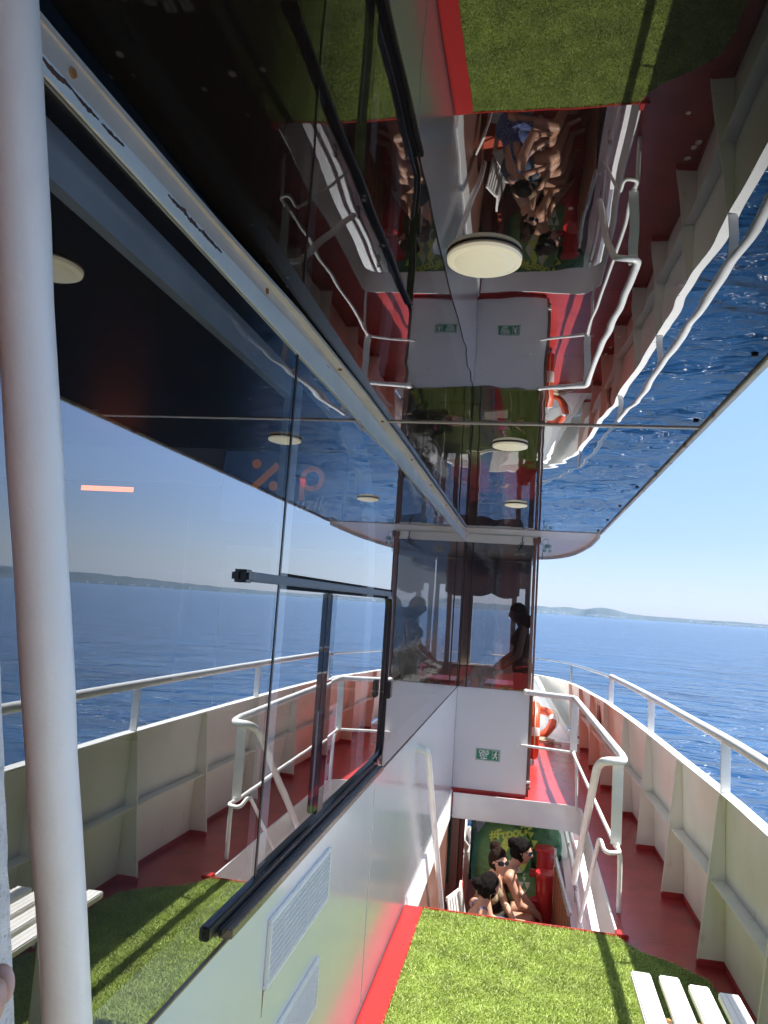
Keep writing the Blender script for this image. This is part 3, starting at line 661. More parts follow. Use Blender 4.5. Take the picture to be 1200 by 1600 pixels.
for p, q in ((-4.0,-0.66),(-0.18,-0.12),(-0.02,0.04)): b.box(p, q, 9.7, 9.75, 0.86, 1.82)
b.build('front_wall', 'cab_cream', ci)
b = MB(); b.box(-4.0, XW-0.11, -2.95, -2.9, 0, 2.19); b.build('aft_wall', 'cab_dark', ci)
# white steel frames just behind the glass
b = MB(); xs0, xs1 = XW-0.085, XW-0.065
b.box(xs0, xs1, -2.5, 1.93, 2.055, 2.125); b.box(xs0, xs1, 1.845, 1.93, 0.88, 2.0695)
b.build('window_steel', 'cab_white', ci)
arcp = catmull([(1.98,2.12),(2.35,2.105),(2.66,2.02),(2.86,1.88),(2.95,1.68),(2.97,1.40),(2.97,0.9)], 6)
b = MB(); A = [Vector((xs0, y, z)) for y, z in arcp]; Bq = []
for i, p in enumerate(A):
    t = (A[min(i+1,len(A)-1)]-A[max(i-1,0)]).normalized(); Bq.append(p + Vector((1,0,0)).cross(t)*(-0.0) + Vector((0, -t.z, t.y))*0.13)
b.strip(A, Bq, (0.02,0,0)); b.build('window_steel', 'cab_white', ci)
# partition with display and sign
b = MB(); b.box(-2.8, -0.72, 3.06, 3.10, 2.0, 2.158); b.build('header_panel', 'cab_cream', ci)
b = MB(); b.box(-2.8, -1.45, 3.07, 3.10, 0.9, 1.9995); b.build('partition', 'cab_dark', ci)
ls = thing('led_display', (-1.83, 3.05, 1.96), 'glowing amber strip display seen through the side glass', 'display')
MB().box(-1.97, -1.69, 3.045, 3.0590, 1.945, 1.979).build('housing', 'black', ls)
b = MB()
for i in range(40):
    for k in range(4): b.box(-1.955+i*0.0063, -1.955+i*0.0063+0.0052, 3.043, 3.0448, 1.951+k*0.0055, 1.951+k*0.0055+0.0042)
b.build('lit_strip', 'led', ls)
ms = thing('music_screen', (-1.0, 3.0, 2.0), 'navy music screen with amber symbols behind the side glass', 'screen')
MB().box(-1.28, -0.74, 2.995, 3.015, 1.84, 2.14).build('board', 'navy', ms, bevel=0.01)
b = MB(); b.lathe([(0.020,-0.001),(0.020,0.001)], (-1.13, 2.993, 2.085), 24, axis='Y'); b.obox((-1.085, 2.993, 2.035), (0.05,0,0.05), (0,0.001,0), (-0.010,0,0.010)); b.lathe([(0.020,-0.001),(0.020,0.001)], (-1.05, 2.993, 1.995), 24, axis='Y')
b.build('percent_symbol', 'amber', ms); b = MB()
for k in range(36):
    a0, a1 = k*math.pi/18, (k+1)*math.pi/18; c0 = (-0.885, 2.03)
    b.prism([(c0[0]+r*math.cos(a), 2.992, c0[1]+r*math.sin(a)) for r, a in ((0.030,a0),(0.052,a0),(0.052,a1),(0.030,a1))], (0,0.002,0))
b.obox((-0.937+0.011, 2.993, 1.985), (0.011,0,0), (0,0.001,0), (0,0,0.045))
b.build('ring_symbol', 'amber', ms)
place_text('lettering', 'üzik', 0.085, (-0.885, 2.9935, 1.925), (1,0,0), (0,0,1), 'screen_white', ms, shear=0.2)
po = thing('music_poster', (XW-0.09, 2.54, 1.0), 'white music poster with a dark instrument and pink word behind the sliding pane', 'poster')
MB().box(XW-0.082, XW-0.080, 2.40, 2.66, 0.88, 1.19).build('sheet', 'paper', po)
b = MB(); b.obox((XW-0.0792, 2.55, 1.10), (0.0006,0,0), (0,0.010,0), (0,0,0.075)); b.obox((XW-0.0792, 2.52, 1.06), (0.0006,0,0), (0,0.007,0.0), (0,0.01,0.05)); b.obox((XW-0.0792, 2.585, 1.02), (0.0006,0,0), (0,0.016,0), (0,0,0.022)); b.obox((XW-0.0792, 2.555, 1.168), (0.0006,0,0), (0,0.03,0), (0,0,0.008))
b.build('instrument', 'black', po)
place_text('lettering', 'Müzik', 0.075, (XW-0.079, 2.53, 0.925), (0,1,0), (0,0,1), 'pink', po, bold=0.001)
# tables inside the forward cabin
def table(x, y, label):
    t = thing('saloon_table', (x, y, 0.02), label, 'table', 'red saloon tables')
    MB().box(x-0.22, x+0.22, y-0.28, y+0.28, 0.745, 0.775).build('table_top', 'table_red', t, bevel=0.006)
    MB().tube([(x,y,0.04),(x,y,0.745)], 0.028).build('leg', 'black', t, smooth=True)
    MB().lathe([(0.2,0.02),(0.19,0.035),(0.03,0.05)], (x,y,0), 24).build('foot', 'black', t, smooth=True)
    return t
table(-0.75, 8.0, 'left red topped saloon table behind the front glass')
table(-0.18, 8.5, 'middle red topped saloon table behind the front glass')
table(-0.02, 7.55, 'nearest red topped saloon table beside the brown corner post') if False else None
MB().lathe([(0.035,0.776),(0.042,0.86),(0.036,0.9),(0.02,0.905)], (-0.05, 8.32, 0), 20).build('plastic_cup', 'pink', None, smooth=True)
props(bpy.data.objects['plastic_cup'], 'pink plastic cup on a red saloon table', 'cup')
b = MB(); b.box(-2.6, -0.3, 9.2, 9.68, 0.02, 0.45); b.box(-2.6, -0.3, 9.58, 9.68, 0.45, 0.85)
props(b.build('saloon_bench', 'cab_cream', None, bevel=0.02), 'cream saloon bench under the far cabin window', 'bench')
def curtain(x0, x1, label):
    b = MB(); n = 40; A = []; Bq = []
    for i in range(n+1):
        t = i/n; x = x0+(x1-x0)*t; A.append(Vector((x, 9.66+0.003*math.sin(t*25), 2.15))); Bq.append(Vector((x, 9.66+0.003*math.sin(t*25), 1.75-0.05*abs(math.sin(t*math.pi*2.0))-0.02*t)))
    b.strip(A, Bq, (0,-0.004,0)); props(b.build('curtain', 'cab_cream', None, smooth=True), label, 'curtain')
curtain(-0.78, -0.09, 'cream scalloped valance over the far cabin window')

# ================================================================== BULWARK
bw = thing('bulwark', (0.95, 3.0, 0), 'cream painted bulwark with upright stiffeners curving in to the bow', 'bulwark')
S = off_curve(0.0, -6.4, 12.6)
b = MB()
lo = [Vector((p.x, p.y, -0.9 if False else 0.03)) for p in off_curve(lambda q: -0.012-lean(q), -6.4, 12.6)]; hi = [Vector((p.x, p.y, capz(p.y)-0.008)) for p in off_curve(-0.012, -6.4, 12.6)]
inn = off_curve(lambda q: -lean(q), -6.4, 12.6)
tv = [Vector((q.x-p.x, q.y-p.y, 0)) for p, q in zip(lo, inn)]
b.strip(lo, hi, tv); b.build('plate', 'cream', bw, smooth=True, angle=30)
b = MB(); A = [Vector((p.x, p.y, capz(p.y))) for p in off_curve(0.026, -6.4, 12.6)]; Bq = [Vector((p.x, p.y, capz(p.y))) for p in off_curve(-0.028, -6.4, 12.6)]
b.strip(A, Bq, (0,0,-0.0075)); b.build('cap', 'cream_cap', bw, smooth=True, angle=30)
b = MB(); A = [Vector((p.x, p.y, 0.0005)) for p in off_curve(lambda q: 0.004-lean(q), -6.4, 9.8)]; Bq = [Vector((p.x, p.y, 0.0295)) for p in off_curve(lambda q: 0.004-lean(q), -6.4, 9.8)]
b.strip(A, Bq, [Vector((p.x-q.x, p.y-q.y, 0)) for p, q in zip(off_curve(lambda q: -0.01-lean(q), -6.4, 9.8), A)]); b.build('red_foot', 'red', bw)
# stiffener webs
STY = [-5.45,-4.6,-3.75,-2.9,-2.05,-1.2,-0.35,0.5,1.35,2.2,3.06,3.92,4.77,5.66,6.53,7.45,8.36,9.35,10.2]
for y in STY:
    p, n = curve_at(y); th = Vector((-n.y, n.x, 0))*0.006
    def at2(d, z, y=y, p=p, n=n): return Vector((p.x, p.y, z)) + n*(d - lean(y)*(1-z/capz(y)))
    poly = [at2(0.0006, 0.035), at2(0.115, 0.035), at2(0.028, capz(y)-0.0085), at2(0.0006, capz(y)-0.0085)]
    b = MB(); b.prism([q - th*0.5 for q in poly], th)
    # face flat on the free edge
    fl = Vector((-n.y, n.x, 0))*0.0075
    A = [at2(0.1155, 0.03)-fl, at2(0.0285, capz(y)-0.012)-fl]; Bq = [at2(0.1155, 0.03)+fl, at2(0.0285, capz(y)-0.012)+fl]
    b.strip(A, Bq, n*0.005)
    st = b.build('stiffener', 'cream', bw, bevel=0.0012)
    r = MB(); r.prism([at2(0.002,0.001)-th*0.7, at2(0.122,0.001)-th*0.7, at2(0.122,0.034)-th*0.7, at2(0.002,0.034)-th*0.7], th*1.4); r.build('red_foot', 'red', st)
# horizontal stringers between the stiffeners
for y0, y1 in zip(STY, STY[1:]):
    a, c2 = y0+0.007, y1-0.007
    A = [Vector((p.x,p.y,0.385)) for p in off_curve(lambda q: 0.001-lean(q)*0.5, a, c2)]; Bq = [Vector((p.x,p.y,0.385)) for p in off_curve(lambda q: 0.066-lean(q)*0.5, a, c2)]
    b = MB(); b.strip(A, Bq, (0,0,-0.006)); b.build('stringer', 'cream', bw)
# bays in a peach tone over the cream plate
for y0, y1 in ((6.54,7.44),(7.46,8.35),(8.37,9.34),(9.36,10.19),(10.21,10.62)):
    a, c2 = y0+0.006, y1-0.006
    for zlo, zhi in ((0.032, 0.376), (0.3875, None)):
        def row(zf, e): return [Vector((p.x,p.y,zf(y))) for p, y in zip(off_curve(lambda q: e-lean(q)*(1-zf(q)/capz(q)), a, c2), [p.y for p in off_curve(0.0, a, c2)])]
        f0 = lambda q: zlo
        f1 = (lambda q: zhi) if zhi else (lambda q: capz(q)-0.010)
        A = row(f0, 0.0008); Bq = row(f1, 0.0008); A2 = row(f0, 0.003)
        b = MB(); b.strip(A, Bq, [q-p for p, q in zip(A, A2)]); b.build('peach_panel', 'peach', bw)
p, n = curve_at(8.0); p = p - n*lean(8.0)*0.2
b = MB(); tdir = Vector((-n.y, n.x, 0))
for (dx, dz, hx, hz_) in ((0,0.11,0.065,0.006),(0,-0.11,0.065,0.006),(-0.06,0,0.006,0.104),(0.06,0,0.006,0.104)):
    b.obox(Vector((p.x,p.y,0.60+dz)) + n*0.005 + tdir*dx, n*0.012, tdir*hx, (0,0,hz_))
b.obox(Vector((p.x,p.y,0.60)) + n*0.005, n*0.0118, tdir*0.012, (0,0,0.07)); b.obox(Vector((p.x,p.y,0.645)) + n*0.005, n*0.0117, tdir*0.028, (0,0,0.012))
b.build('fairlead_mark', 'brown', bw)
# sloping bow plate
g = thing('bow_plate', (0.2, 10.9, 0), 'cream sloping plate in the bow corner behind the lifebuoy', 'plate')
bmg = bmesh.new(); vs = [bmg.verts.new(q) for q in ((0.60,9.90,0.002),(0.36,10.35,0.002),(0.17,10.95,0.002),(-0.15,11.4,0.002),(-0.5,12.0,0.60),(0.15,11.60,0.60))]
bmg.faces.new((vs[0],vs[1],vs[5])); bmg.faces.new((vs[1],vs[2],vs[5])); bmg.faces.new((vs[2],vs[3],vs[4],vs[5]))
e_ = bmesh.ops.extrude_face_region(bmg, geom=bmg.faces[:]); bmesh.ops.translate(bmg, verts=[v for v in e_['geom'] if isinstance(v, bmesh.types.BMVert)], vec=(0.012,0.014,-0.0005))
b = MB(); b.bm.free(); b.bm = bmg; b.build('plate', 'cream', g)
b = MB(); A = [Vector((0.605,9.885,0.004)), Vector((0.155,11.585,0.61))]; Bq = [q + Vector((0.055,0.02,0.0)) for q in A]; b.strip(A, Bq, (0,-0.010,0.003)); b.build('edge_flat', 'cream', g)

# bulwark handrail
hr = thing('bulwark_rail', (0.95, 3.0, 0.77), 'white pipe handrail on short posts above the bulwark', 'handrail')
RZ = 0.245
pts = [Vector((p.x, p.y, capz(p.y)+RZ)) for p in off_curve(0.004, -6.4, 7.27)]
MB().tube(pts, 0.0235, 16).build('rail', 'rail', hr, smooth=True)
pts = [Vector((p.x, p.y, capz(p.y)+RZ-0.006)) for p in off_curve(0.004, 7.25, 12.5)]
MB().tube(pts, 0.0165, 14).build('steel_rail', 'steel', hr, smooth=True)
for y in (-4.9,-3.2,-1.4,0.4,2.16,3.92,5.66,7.25):
    p, n = curve_at(y); t = Vector((-n.y,n.x,0))
    b = MB(); b.obox(Vector((p.x,p.y,capz(y)+RZ/2-0.005)) + n*0.003, n*0.022, t*0.005, (0,0,RZ/2-0.0055)); b.build('post', 'rail', hr, bevel=0.0025)
for y in (10.2, 11.9):
    p, n = curve_at(y); b = MB(); b.tube([Vector((p.x,p.y,capz(y)+0.0005)), Vector((p.x,p.y,capz(y)+RZ-0.02))], 0.0135); b.build('steel_post', 'steel', hr, smooth=True)
bl = MB(); bl.box(0.70, 0.735, 7.6, 7.66, 0.80, 0.86) if False else None

# ================================================================== STAIR OPENING
sc = thing('stair_coaming', (0, 5.4, 0), 'white curved coaming plate lining the stair opening', 'coaming')
arc = [Vector((HX1-0.13+0.13*math.cos(a), HY1-0.13+0.13*math.sin(a), 0)) for a in np.linspace(0, math.pi/2, 10)]
path = [Vector((HX1+0.005, HY0+0.004, 0))] + arc + [Vector((XW+0.02, HY1, 0))]
def lowz(p): return -0.20 - 0.11*max(0, (6.55-p.y)/2.4)
A = [Vector((p.x, p.y, lowz(p))) for p in path]; Bq = [Vector((p.x, p.y, 0.004)) for p in path]
TV = []
for i, p in enumerate(path):
    t = (path[min(i+1,len(path)-1)] - path[max(i-1,0)]).normalized(); TV.append(Vector((t.y, -t.x, 0))*0.010)
b = MB(); b.strip(A, Bq, TV); b.build('plate', 'white', sc, smooth=True, angle=50)
b = MB(); b.box(-0.452, HX1, HY0-0.012, HY0+0.001, -0.19, 0.016); b.build('red_lip', 'red_bright', sc, bevel=0.003)
b = MB(); b.box(HX1+0.001, HX1+0.06, HY0-0.012, HY0+0.05, 0.001, 0.02); b.build('red_lip', 'red_bright', sc, bevel=0.003)
st = thing('staircase', (0, 4.8, -0.6), 'narrow stair leading down to the lower deck', 'stairs')
for i in range(5):
    z = -0.20*(i+1)-0.02; y = 4.13+0.18*i
    MB().box(XW+0.03, 0.42, y, y+0.19, z-0.025, z).build('tread', 'exit_white', st)
for xx in (XW+0.012, 0.425):
    MB().prism([(xx,4.12,-0.05),(xx,4.12,-0.34),(xx,4.95,-1.26),(xx,5.20,-1.26),(xx,5.10,-1.05)], (0.012,0,0)).build('stringer', 'white', st)

# stair guard rails on deck
sg = thing('stair_guardrail', (0.45, 5.5, 0), 'white pipe guardrail standing on the right side of the stair opening', 'guardrail')
top = fillet([(0.03,6.715,0.872),(0.425,6.56,0.872),(0.545,4.47,0.805)], 0.05, 6)
MB().tube(top, 0.0225, 16).build('top_rail', 'rail', sg, smooth=True)
hrp = fillet([(0.545,4.47,0.805),(0.548,4.36,0.792),(0.44,4.345,0.79),(0.418,4.46,0.735),(0.405,5.72,-0.28)], 0.055, 8)
MB().tube(hrp, 0.0225, 16).build('hand_rail', 'rail', sg, smooth=True)
low = fillet([(0.0,6.73,0.430),(0.06,6.69,0.435),(0.42,6.56,0.440),(0.525,4.48,0.332)], 0.03, 6)
MB().tube(low, 0.0115, 12).build('lower_rail', 'rail', sg, smooth=True)
lw2 = fillet([(0.525,4.47,0.332),(0.545,4.37,0.325),(0.46,4.345,0.322),(0.447,4.42,0.36),(0.44,4.46,0.355),(0.43,5.50,-0.49)], 0.04, 8)
MB().tube(lw2, 0.0115, 12).build('lower_rail', 'rail', sg, smooth=True)
b = MB(); b.obox((0.424,6.555,0.655), (0.028,0,0), (0,0.006,0), (0,0,0.205)); b.build('post', 'rail', sg, bevel=0.002)
b = MB(); b.obox((0.528,4.462,0.565), (0.028,0,0), (0,0.006,0), (0,0,0.225)); b.build('post', 'rail', sg, bevel=0.002)
MB().tube(fillet([(0.424,6.55,0.46),(0.440,6.54,0.40),(0.455,6.54,0.33),(0.462,6.54,0.002)],0.05,5), 0.012).build('post_leg', 'rail', sg, smooth=True)
MB().tube(fillet([(0.528,4.45,0.35),(0.548,4.44,0.30),(0.55,4.44,0.22),(0.55,4.44,0.002)],0.05,5), 0.013).build('post_leg', 'rail', sg, smooth=True)
MB().ball((0.03,6.715,0.872), 0.027).build('end_knob', 'rail', sg, smooth=True)
MB().lathe([(0.024,0),(0.024,0.006)], (-0.008,6.725,0.43), 16, axis='Y').build('wall_flange', 'rail', sg)

lh = thing('stair_handrail', (-0.5, 4.6, 0.3), 'white bent pipe handrail on the cabin wall going down the stair', 'handrail')
MB().tube(fillet([(XW+0.001,4.27,0.765),(XW+0.055,4.265,0.765),(XW+0.062,4.30,0.715),(XW+0.062,5.85,-0.75)], 0.05, 8), 0.0185, 16).build('rail', 'rail', lh, smooth=True)

# ================================================================== LOWER DECK
pf = thing('door_frame', (-0.5, 6.6, -1.25), 'brown wooden door frame at the left foot of the stair', 'door frame')
MB().box(-0.535,-0.470,6.675,6.76,-1.269,-0.205).build('jamb', 'brown', pf, bevel=0.004)
MB().box(-0.463,-0.425,6.70,6.78,-1.269,-0.205).build('jamb', paint('dark red wood', (0.13,0.02,0.015), 0.4, 0.2, 8, 60, 0.3, stretch=(4,4,0.4)), pf, bevel=0.004)
MB().box(-0.424,-0.372,6.71,6.722,-1.20,-0.205).build('glass_strip', mirror('door mirror glass', (0.1,0.1,0.1), (0.45,0.9,2.0)), pf)
b = MB(); b.box(-0.62,-0.553,4.2,6.66,-1.269,-0.205); props(b.build('stair_side_wall', 'brown'), 'brown boarded wall at the left of the stair below the deck', 'wall')
b = MB(); b.box(-2.2, -0.56, 9.0, 9.05, -1.269, -0.2); b.box(-0.55, 1.2, 9.2, 9.25, -1.269, -0.2); props(b.build('lower_end_wall', 'cream'), 'cream wall behind the green bean bags on the lower deck', 'wall')
lb = thing('lower_bulwark', (0.55, 6, -1.25), 'white gunwale panels and pipes right of the stair below the deck', 'bulwark')
b = MB(); b.prism([(0.46,4.6,-1.269),(0.46,4.6,-0.62),(0.44,7.2,-0.48),(0.40,9.0,-0.42),(0.40,9.0,-1.269)], (0.03,0,0)); b.build('panel', 'white', lb)
b = MB(); b.strip([Vector((0.40,4.6,-0.615)),Vector((0.385,7.2,-0.475)),Vector((0.34,9.0,-0.415))],[Vector((0.50,4.6,-0.600)),Vector((0.48,7.2,-0.46)),Vector((0.44,9.0,-0.40))],(0,0,-0.012)); b.build('cap', 'white', lb)
MB().tube([(0.475,4.5,-0.42),(0.465,6.6,-0.32),(0.43,8.9,-0.26)], 0.017).build('pipe', 'rail', lb, smooth=True)
MB().tube([(0.445,4.5,-0.52),(0.44,6.6,-0.40),(0.40,8.9,-0.33)], 0.013).build('pipe', 'rail', lb, smooth=True)
b = MB(); b.box(0.50, 1.3, 4.4, 9.0, -0.95, -0.90); b.build('side_ledge', 'white', lb)
b = MB()
for y, z in ((5.2,-0.5),(6.0,-0.46),(6.9,-0.42)):
    b = MB(); b.box(0.43,0.455,y-0.02,y+0.02,z-0.05,z+0.06); b.build('bracket', 'steel', lb, bevel=0.004)
wg = thing('slatted_gate', (0.35, 6.0, -1.25), 'small varnished slatted wooden gate with a steel top pipe', 'gate')
P0, P1 = Vector((0.300,6.25,0)), Vector((0.372,5.55,0))
dirg = (P1-P0); n = Vector((-dirg.y, dirg.x, 0)).normalized()
for i in range(6):
    c = P0 + dirg*((i+0.5)/6); zt = -0.36-0.10*(i/5)
    b = MB(); b.obox(c + Vector((0,0,(zt-1.2)/2)), dirg*(0.5/6*0.86), n*0.009, (0,0,(zt+1.2)/2)); b.build('slat', 'wood', wg, bevel=0.003)
MB().tube([P0+Vector((0,0.02,-0.30)), P1+Vector((0,0,-0.44))], 0.017).build('top_pipe', 'steel', wg, smooth=True)
MB().tube([P0+Vector((0,0.03,-1.24)), P0+Vector((0,0.03,-0.24))], 0.011).build('gate_post', 'steel', wg, smooth=True)
def bollard(x, y, z, label):
    t = thing('mooring_bollard', (x, y, z), label, 'bollard', 'red mooring bollards on the lower deck')
    MB().lathe([(0.066,0.0),(0.066,0.40),(0.086,0.405),(0.088,0.425),(0.082,0.437),(0.03,0.44)], (x,y,z), 28).build('body', 'bollard', t, smooth=True, angle=30)
    MB().lathe([(0.09,0.0),(0.088,0.02),(0.07,0.024)], (x,y,z), 28).build('base', 'bollard', t, smooth=True, angle=30)
    b = MB(); b.tube([(x-0.115,y,z+0.22),(x+0.11,y,z+0.22)], 0.026); b.build('cross_bar', 'bollard', t, smooth=True, angle=30)
    return t
b1 = bollard(0.245, 6.36, -0.88, 'nearer red mooring bollard beside the slatted gate')
copy_tree(b1, (0.240, 6.72, -0.80), 'farther red mooring bollard in front of the bean bag')
b = MB(); b.box(0.14,0.36,6.16,6.54,-1.269,-0.885); b.box(0.14,0.36,6.542,6.92,-1.269,-0.805); props(b.build('bollard_plinth', 'bollard', None, bevel=0.008), 'red painted plinth carrying the two mooring bollards', 'plinth')

b = MB(); b.box(-2.4, 0.95, 6.75, 9.75, -0.215, -0.19); props(b.build('lower_bounce_panel', 'plastic_white'), 'white reflector panel added over the lower deck to brighten the bean bags', 'ceiling')  # added bounce surface that brightens the space under the deck
def beanbag(c, r, rot, mat, label, seed, text=None):
    t = thing('bean_bag', (c[0], c[1], c[2]-r[2]), label, 'bean bag', 'green bean bags on the lower deck')
    bm = bmesh.new(); bmesh.ops.create_uvsphere(bm, u_segments=64, v_segments=40, radius=1)
    for v in bm.verts:
        d = v.co.copy()
        q = Vector([math.copysign(abs(k)**0.72, k) for k in d])
        q.x *= 1 - 0.16*max(0, d.z); q.y *= 1 - 0.25*max(0, d.z)
        k = 1 + 0.09*noise.noise(d*2.2+Vector((seed,0,0))) + 0.07*abs(noise.noise(Vector((d.x*3, d.y*3, d.z*7))+Vector((seed,2,0))))
        v.co = Matrix.Rotation(rot, 3, 'Y') @ (Vector((q.x*r[0], q.y*r[1], q.z*r[2]))*k) + Vector(c)
    bv = BVHTree.FromBMesh(bm)
    b = MB(); b.bm.free(); b.bm = bm
    body = b.build('cover', mat, t, smooth=True, angle=180)
    def decal(name, me2d, m, lift=0.004):
        bmv = bmesh.new(); bmv.from_mesh(me2d)
        for _ in range(2): bmesh.ops.subdivide_edges(bmv, edges=[e for e in bmv.edges if e.calc_length() > 0.03], cuts=1)
        ok = True
        for v in bmv.verts:
            q = Vector((v.co.x, 5.0, v.co.y)); h = bv.ray_cast(q, Vector((0,1,0)))
            v.co = (h[0] + Vector((0,-lift,0))) if h[0] else Vector((v.co.x, c[1], v.co.y))
        bm_ = MB(); bm_.bm.free(); bm_.bm = bmv; bm_.build(name, m, t)
    if text:
        for (txt, size, tx, tz, ang) in text:
            me = text_mesh(txt, size, 0, 0, 0.004)
            for v in me.vertices:
                a = ang + (-v.co.x*0.35); v.co = Vector((tx + v.co.x*math.cos(ang) - v.co.y*math.sin(ang), tz + v.co.y*math.cos(ang) + v.co.x*math.sin(ang) - 0.25*v.co.x**2, 0))
            decal('lettering', me, 'lime'); bpy.data.meshes.remove(me)
    return t, decal
def tris(cx, cz, R, s, pick):
    bmv = bmesh.new(); k = 0
    for j in range(-4, 5):
        for i in range(-8, 9):
            x = cx + i*s*0.5; z = cz + j*s*0.9
            if (x-cx)**2 + ((z-cz)*1.05)**2 > R*R: continue
            k += 1
            if (i*7+j*13+k) % 3 not in pick: continue
            u = 1 if (i+j) % 2 else -1
            bmv.faces.new([bmv.verts.new((x+a*s*0.5, z+bb*s*0.44*u, 0)) for a, bb in ((-0.94,-1),(0.94,-1),(0,1))])
    me = bpy.data.meshes.new('tri'); bmv.to_mesh(me); bmv.free(); return me
t1, dec1 = beanbag((-0.117,6.975,-0.565), (0.243,0.225,0.333), 0.10, 'bag', 'large green bean bag with lime hashtag lettering behind the women', 1.0,
             [('#FroocoU', 0.0945, -0.018, -0.3085, 0.16)])
dec1('triangle_print', tris(-0.0450, -0.5020, 0.1530, 0.0765, (0,)), 'lime'); dec1('triangle_print', tris(-0.0450, -0.5020, 0.1530, 0.0765, (1,)), 'pale_lime')
t2, dec2 = beanbag((0.207,7.110,-0.439), (0.180,0.198,0.198), -0.10, 'bag_dark', 'dark green bean bag propped at the upper right of the pile', 4.0)
dec2('triangle_print', tris(0.0900, -0.4030, 0.0810, 0.0630, (0,1)), 'lime')
t3, dec3 = beanbag((0.135,6.858,-0.763), (0.180,0.171,0.149), 0.15, 'bag', 'low green bean bag lying at the right foot of the pile', 8.0)
dec3('triangle_print', tris(0.0540, -0.6820, 0.0630, 0.0540, (0,1)), 'pale_lime')
t4, dec4 = beanbag((-0.558,7.380,-0.610), (0.216,0.216,0.342), 0.0, 'bag_dark', 'dark green bean bag half hidden behind the wooden door frame', 12.0)

# ================================================================== PEOPLE
def capsule(bm, a, b, ra, rb, seg=16, flat=None):
    """tapered rounded limb from a to b; flat = (axis vector, factor) squashes the section along that axis"""
    a, b = Vector(a), Vector(b); t = (b-a); L = t.length; t = t/L if L > 1e-6 else Vector((0,0,1))
    u = t.orthogonal().normalized(); v = t.cross(u); rings = []
    prof = [(-ra*math.cos(q), ra*math.sin(q)) for q in np.linspace(0.15, math.pi/2, 5)] + [(L*k, ra+(rb-ra)*k) for k in (0.25,0.5,0.75)] + [(L+rb*math.cos(q), rb*math.sin(q)) for q in np.linspace(math.pi/2, 0.15, 5)]
    for h, r in prof:
        ring = []
        for k in range(seg):
            an = 2*math.pi*k/seg; d = (u*math.cos(an) + v*math.sin(an))*r
            if flat: ax = Vector(flat[0]).normalized(); d = d - ax*d.dot(ax)*(1-flat[1])
            ring.append(bm.verts.new(a + t*h + d))
        rings.append(ring)
    for p, q in zip(rings, rings[1:]):
        for k in range(seg): bm.faces.new((p[k], p[(k+1)%seg], q[(k+1)%seg], q[k]))
    bm.faces.new(rings[0][::-1]); bm.faces.new(rings[-1])
def head_geom(bm, c, F, U, s=1.0):
    """head with brow, eye hollows, nose, lips, chin and ears; F = facing, U = up"""
    F, U = Vector(F).normalized(), Vector(U).normalized(); U = (U - F*U.dot(F)).normalized(); S = U.cross(F)
    res = bmesh.ops.create_uvsphere(bm, u_segments=48, v_segments=36, radius=1)
    def g(x, z, cx, cz, sx, sz): return math.exp(-((x-cx)/sx)**2 - ((z-cz)/sz)**2)
    for v in res['verts']:
        d = v.co.copy(); x, y, z = d.x, d.y, d.z           # x forward, y side, z up
        fx = x*0.098; sy = y*0.074; hz_ = z*0.118
        if z < 0: sy *= 1 - 0.30*(-z)**1.3; fx *= (1 - 0.16*(-z)) if x > 0 else (1 - 0.45*(-z))
        if x > 0:
            fx += 0.022*g(y, z, 0, -0.16, 0.13, 0.17) + 0.012*g(y, z, 0, 0.02, 0.10, 0.22)
            fx += 0.006*g(abs(y), z, 0.33, 0.22, 0.25, 0.08) - 0.009*g(abs(y), z, 0.33, 0.06, 0.16, 0.10)
            fx += 0.008*g(y, z, 0, -0.46, 0.22, 0.06) - 0.004*g(y, z, 0, -0.40, 0.2, 0.03) + 0.010*g(y, z, 0, -0.78, 0.22, 0.12) + 0.004*g(abs(y), z, 0.45, -0.2, 0.2, 0.2)
        v.co = Vector(c) + (F*fx + S*sy + U*hz_)*s
    for sgn in (-1, 1):
        e = Vector(c) + (S*sgn*0.074 - F*0.010 - U*0.005)*s
        capsule(bm, e + U*0.022*s, e - U*0.020*s, 0.015*s, 0.010*s, 10, (S, 0.45))
    return F, U, S
def hand_geom(bm, wrist, D, N, side, curl=0.5, s=1.0):
    """palm, four unequal bent fingers and a thumb; D = direction of the palm, N = back-of-hand normal, side = thumb side vector"""
    W = Vector(wrist); D = Vector(D).normalized(); N = Vector(N).normalized(); N = (N - D*N.dot(D)).normalized(); Sd = Vector(side); Sd = (Sd - D*Sd.dot(D) - N*Sd.dot(N)).normalized()
    capsule(bm, W, W + D*0.075*s, 0.026*s, 0.036*s, 14, (N, 0.45))
    for i, (o, L) in enumerate(((0.027,0.070),(0.009,0.080),(-0.010,0.074),(-0.028,0.056))):
        p = W + D*0.080*s + Sd*o*s; d = D.copy()
        for k, f in enumerate((0.45, 0.32, 0.23)):
            d = (d - N*(curl*(0.45 + 0.08*i))).normalized() if k or curl > 0.2 else d
            q = p + d*L*f*s; r = (0.0092 - 0.0011*k)*s; capsule(bm, p, q, r, r*0.92, 10); p = q
    p = W + D*0.028*s + Sd*0.026*s; d = (D*0.7 + Sd*0.8 - N*0.2).normalized()
    for L, r in ((0.036,0.0125),(0.030,0.0105),(0.024,0.0095)):
        q = p + d*L*s; capsule(bm, p, q, r*s, r*0.9*s, 10); p = q; d = (d + D*0.35 - N*0.25).normalized()
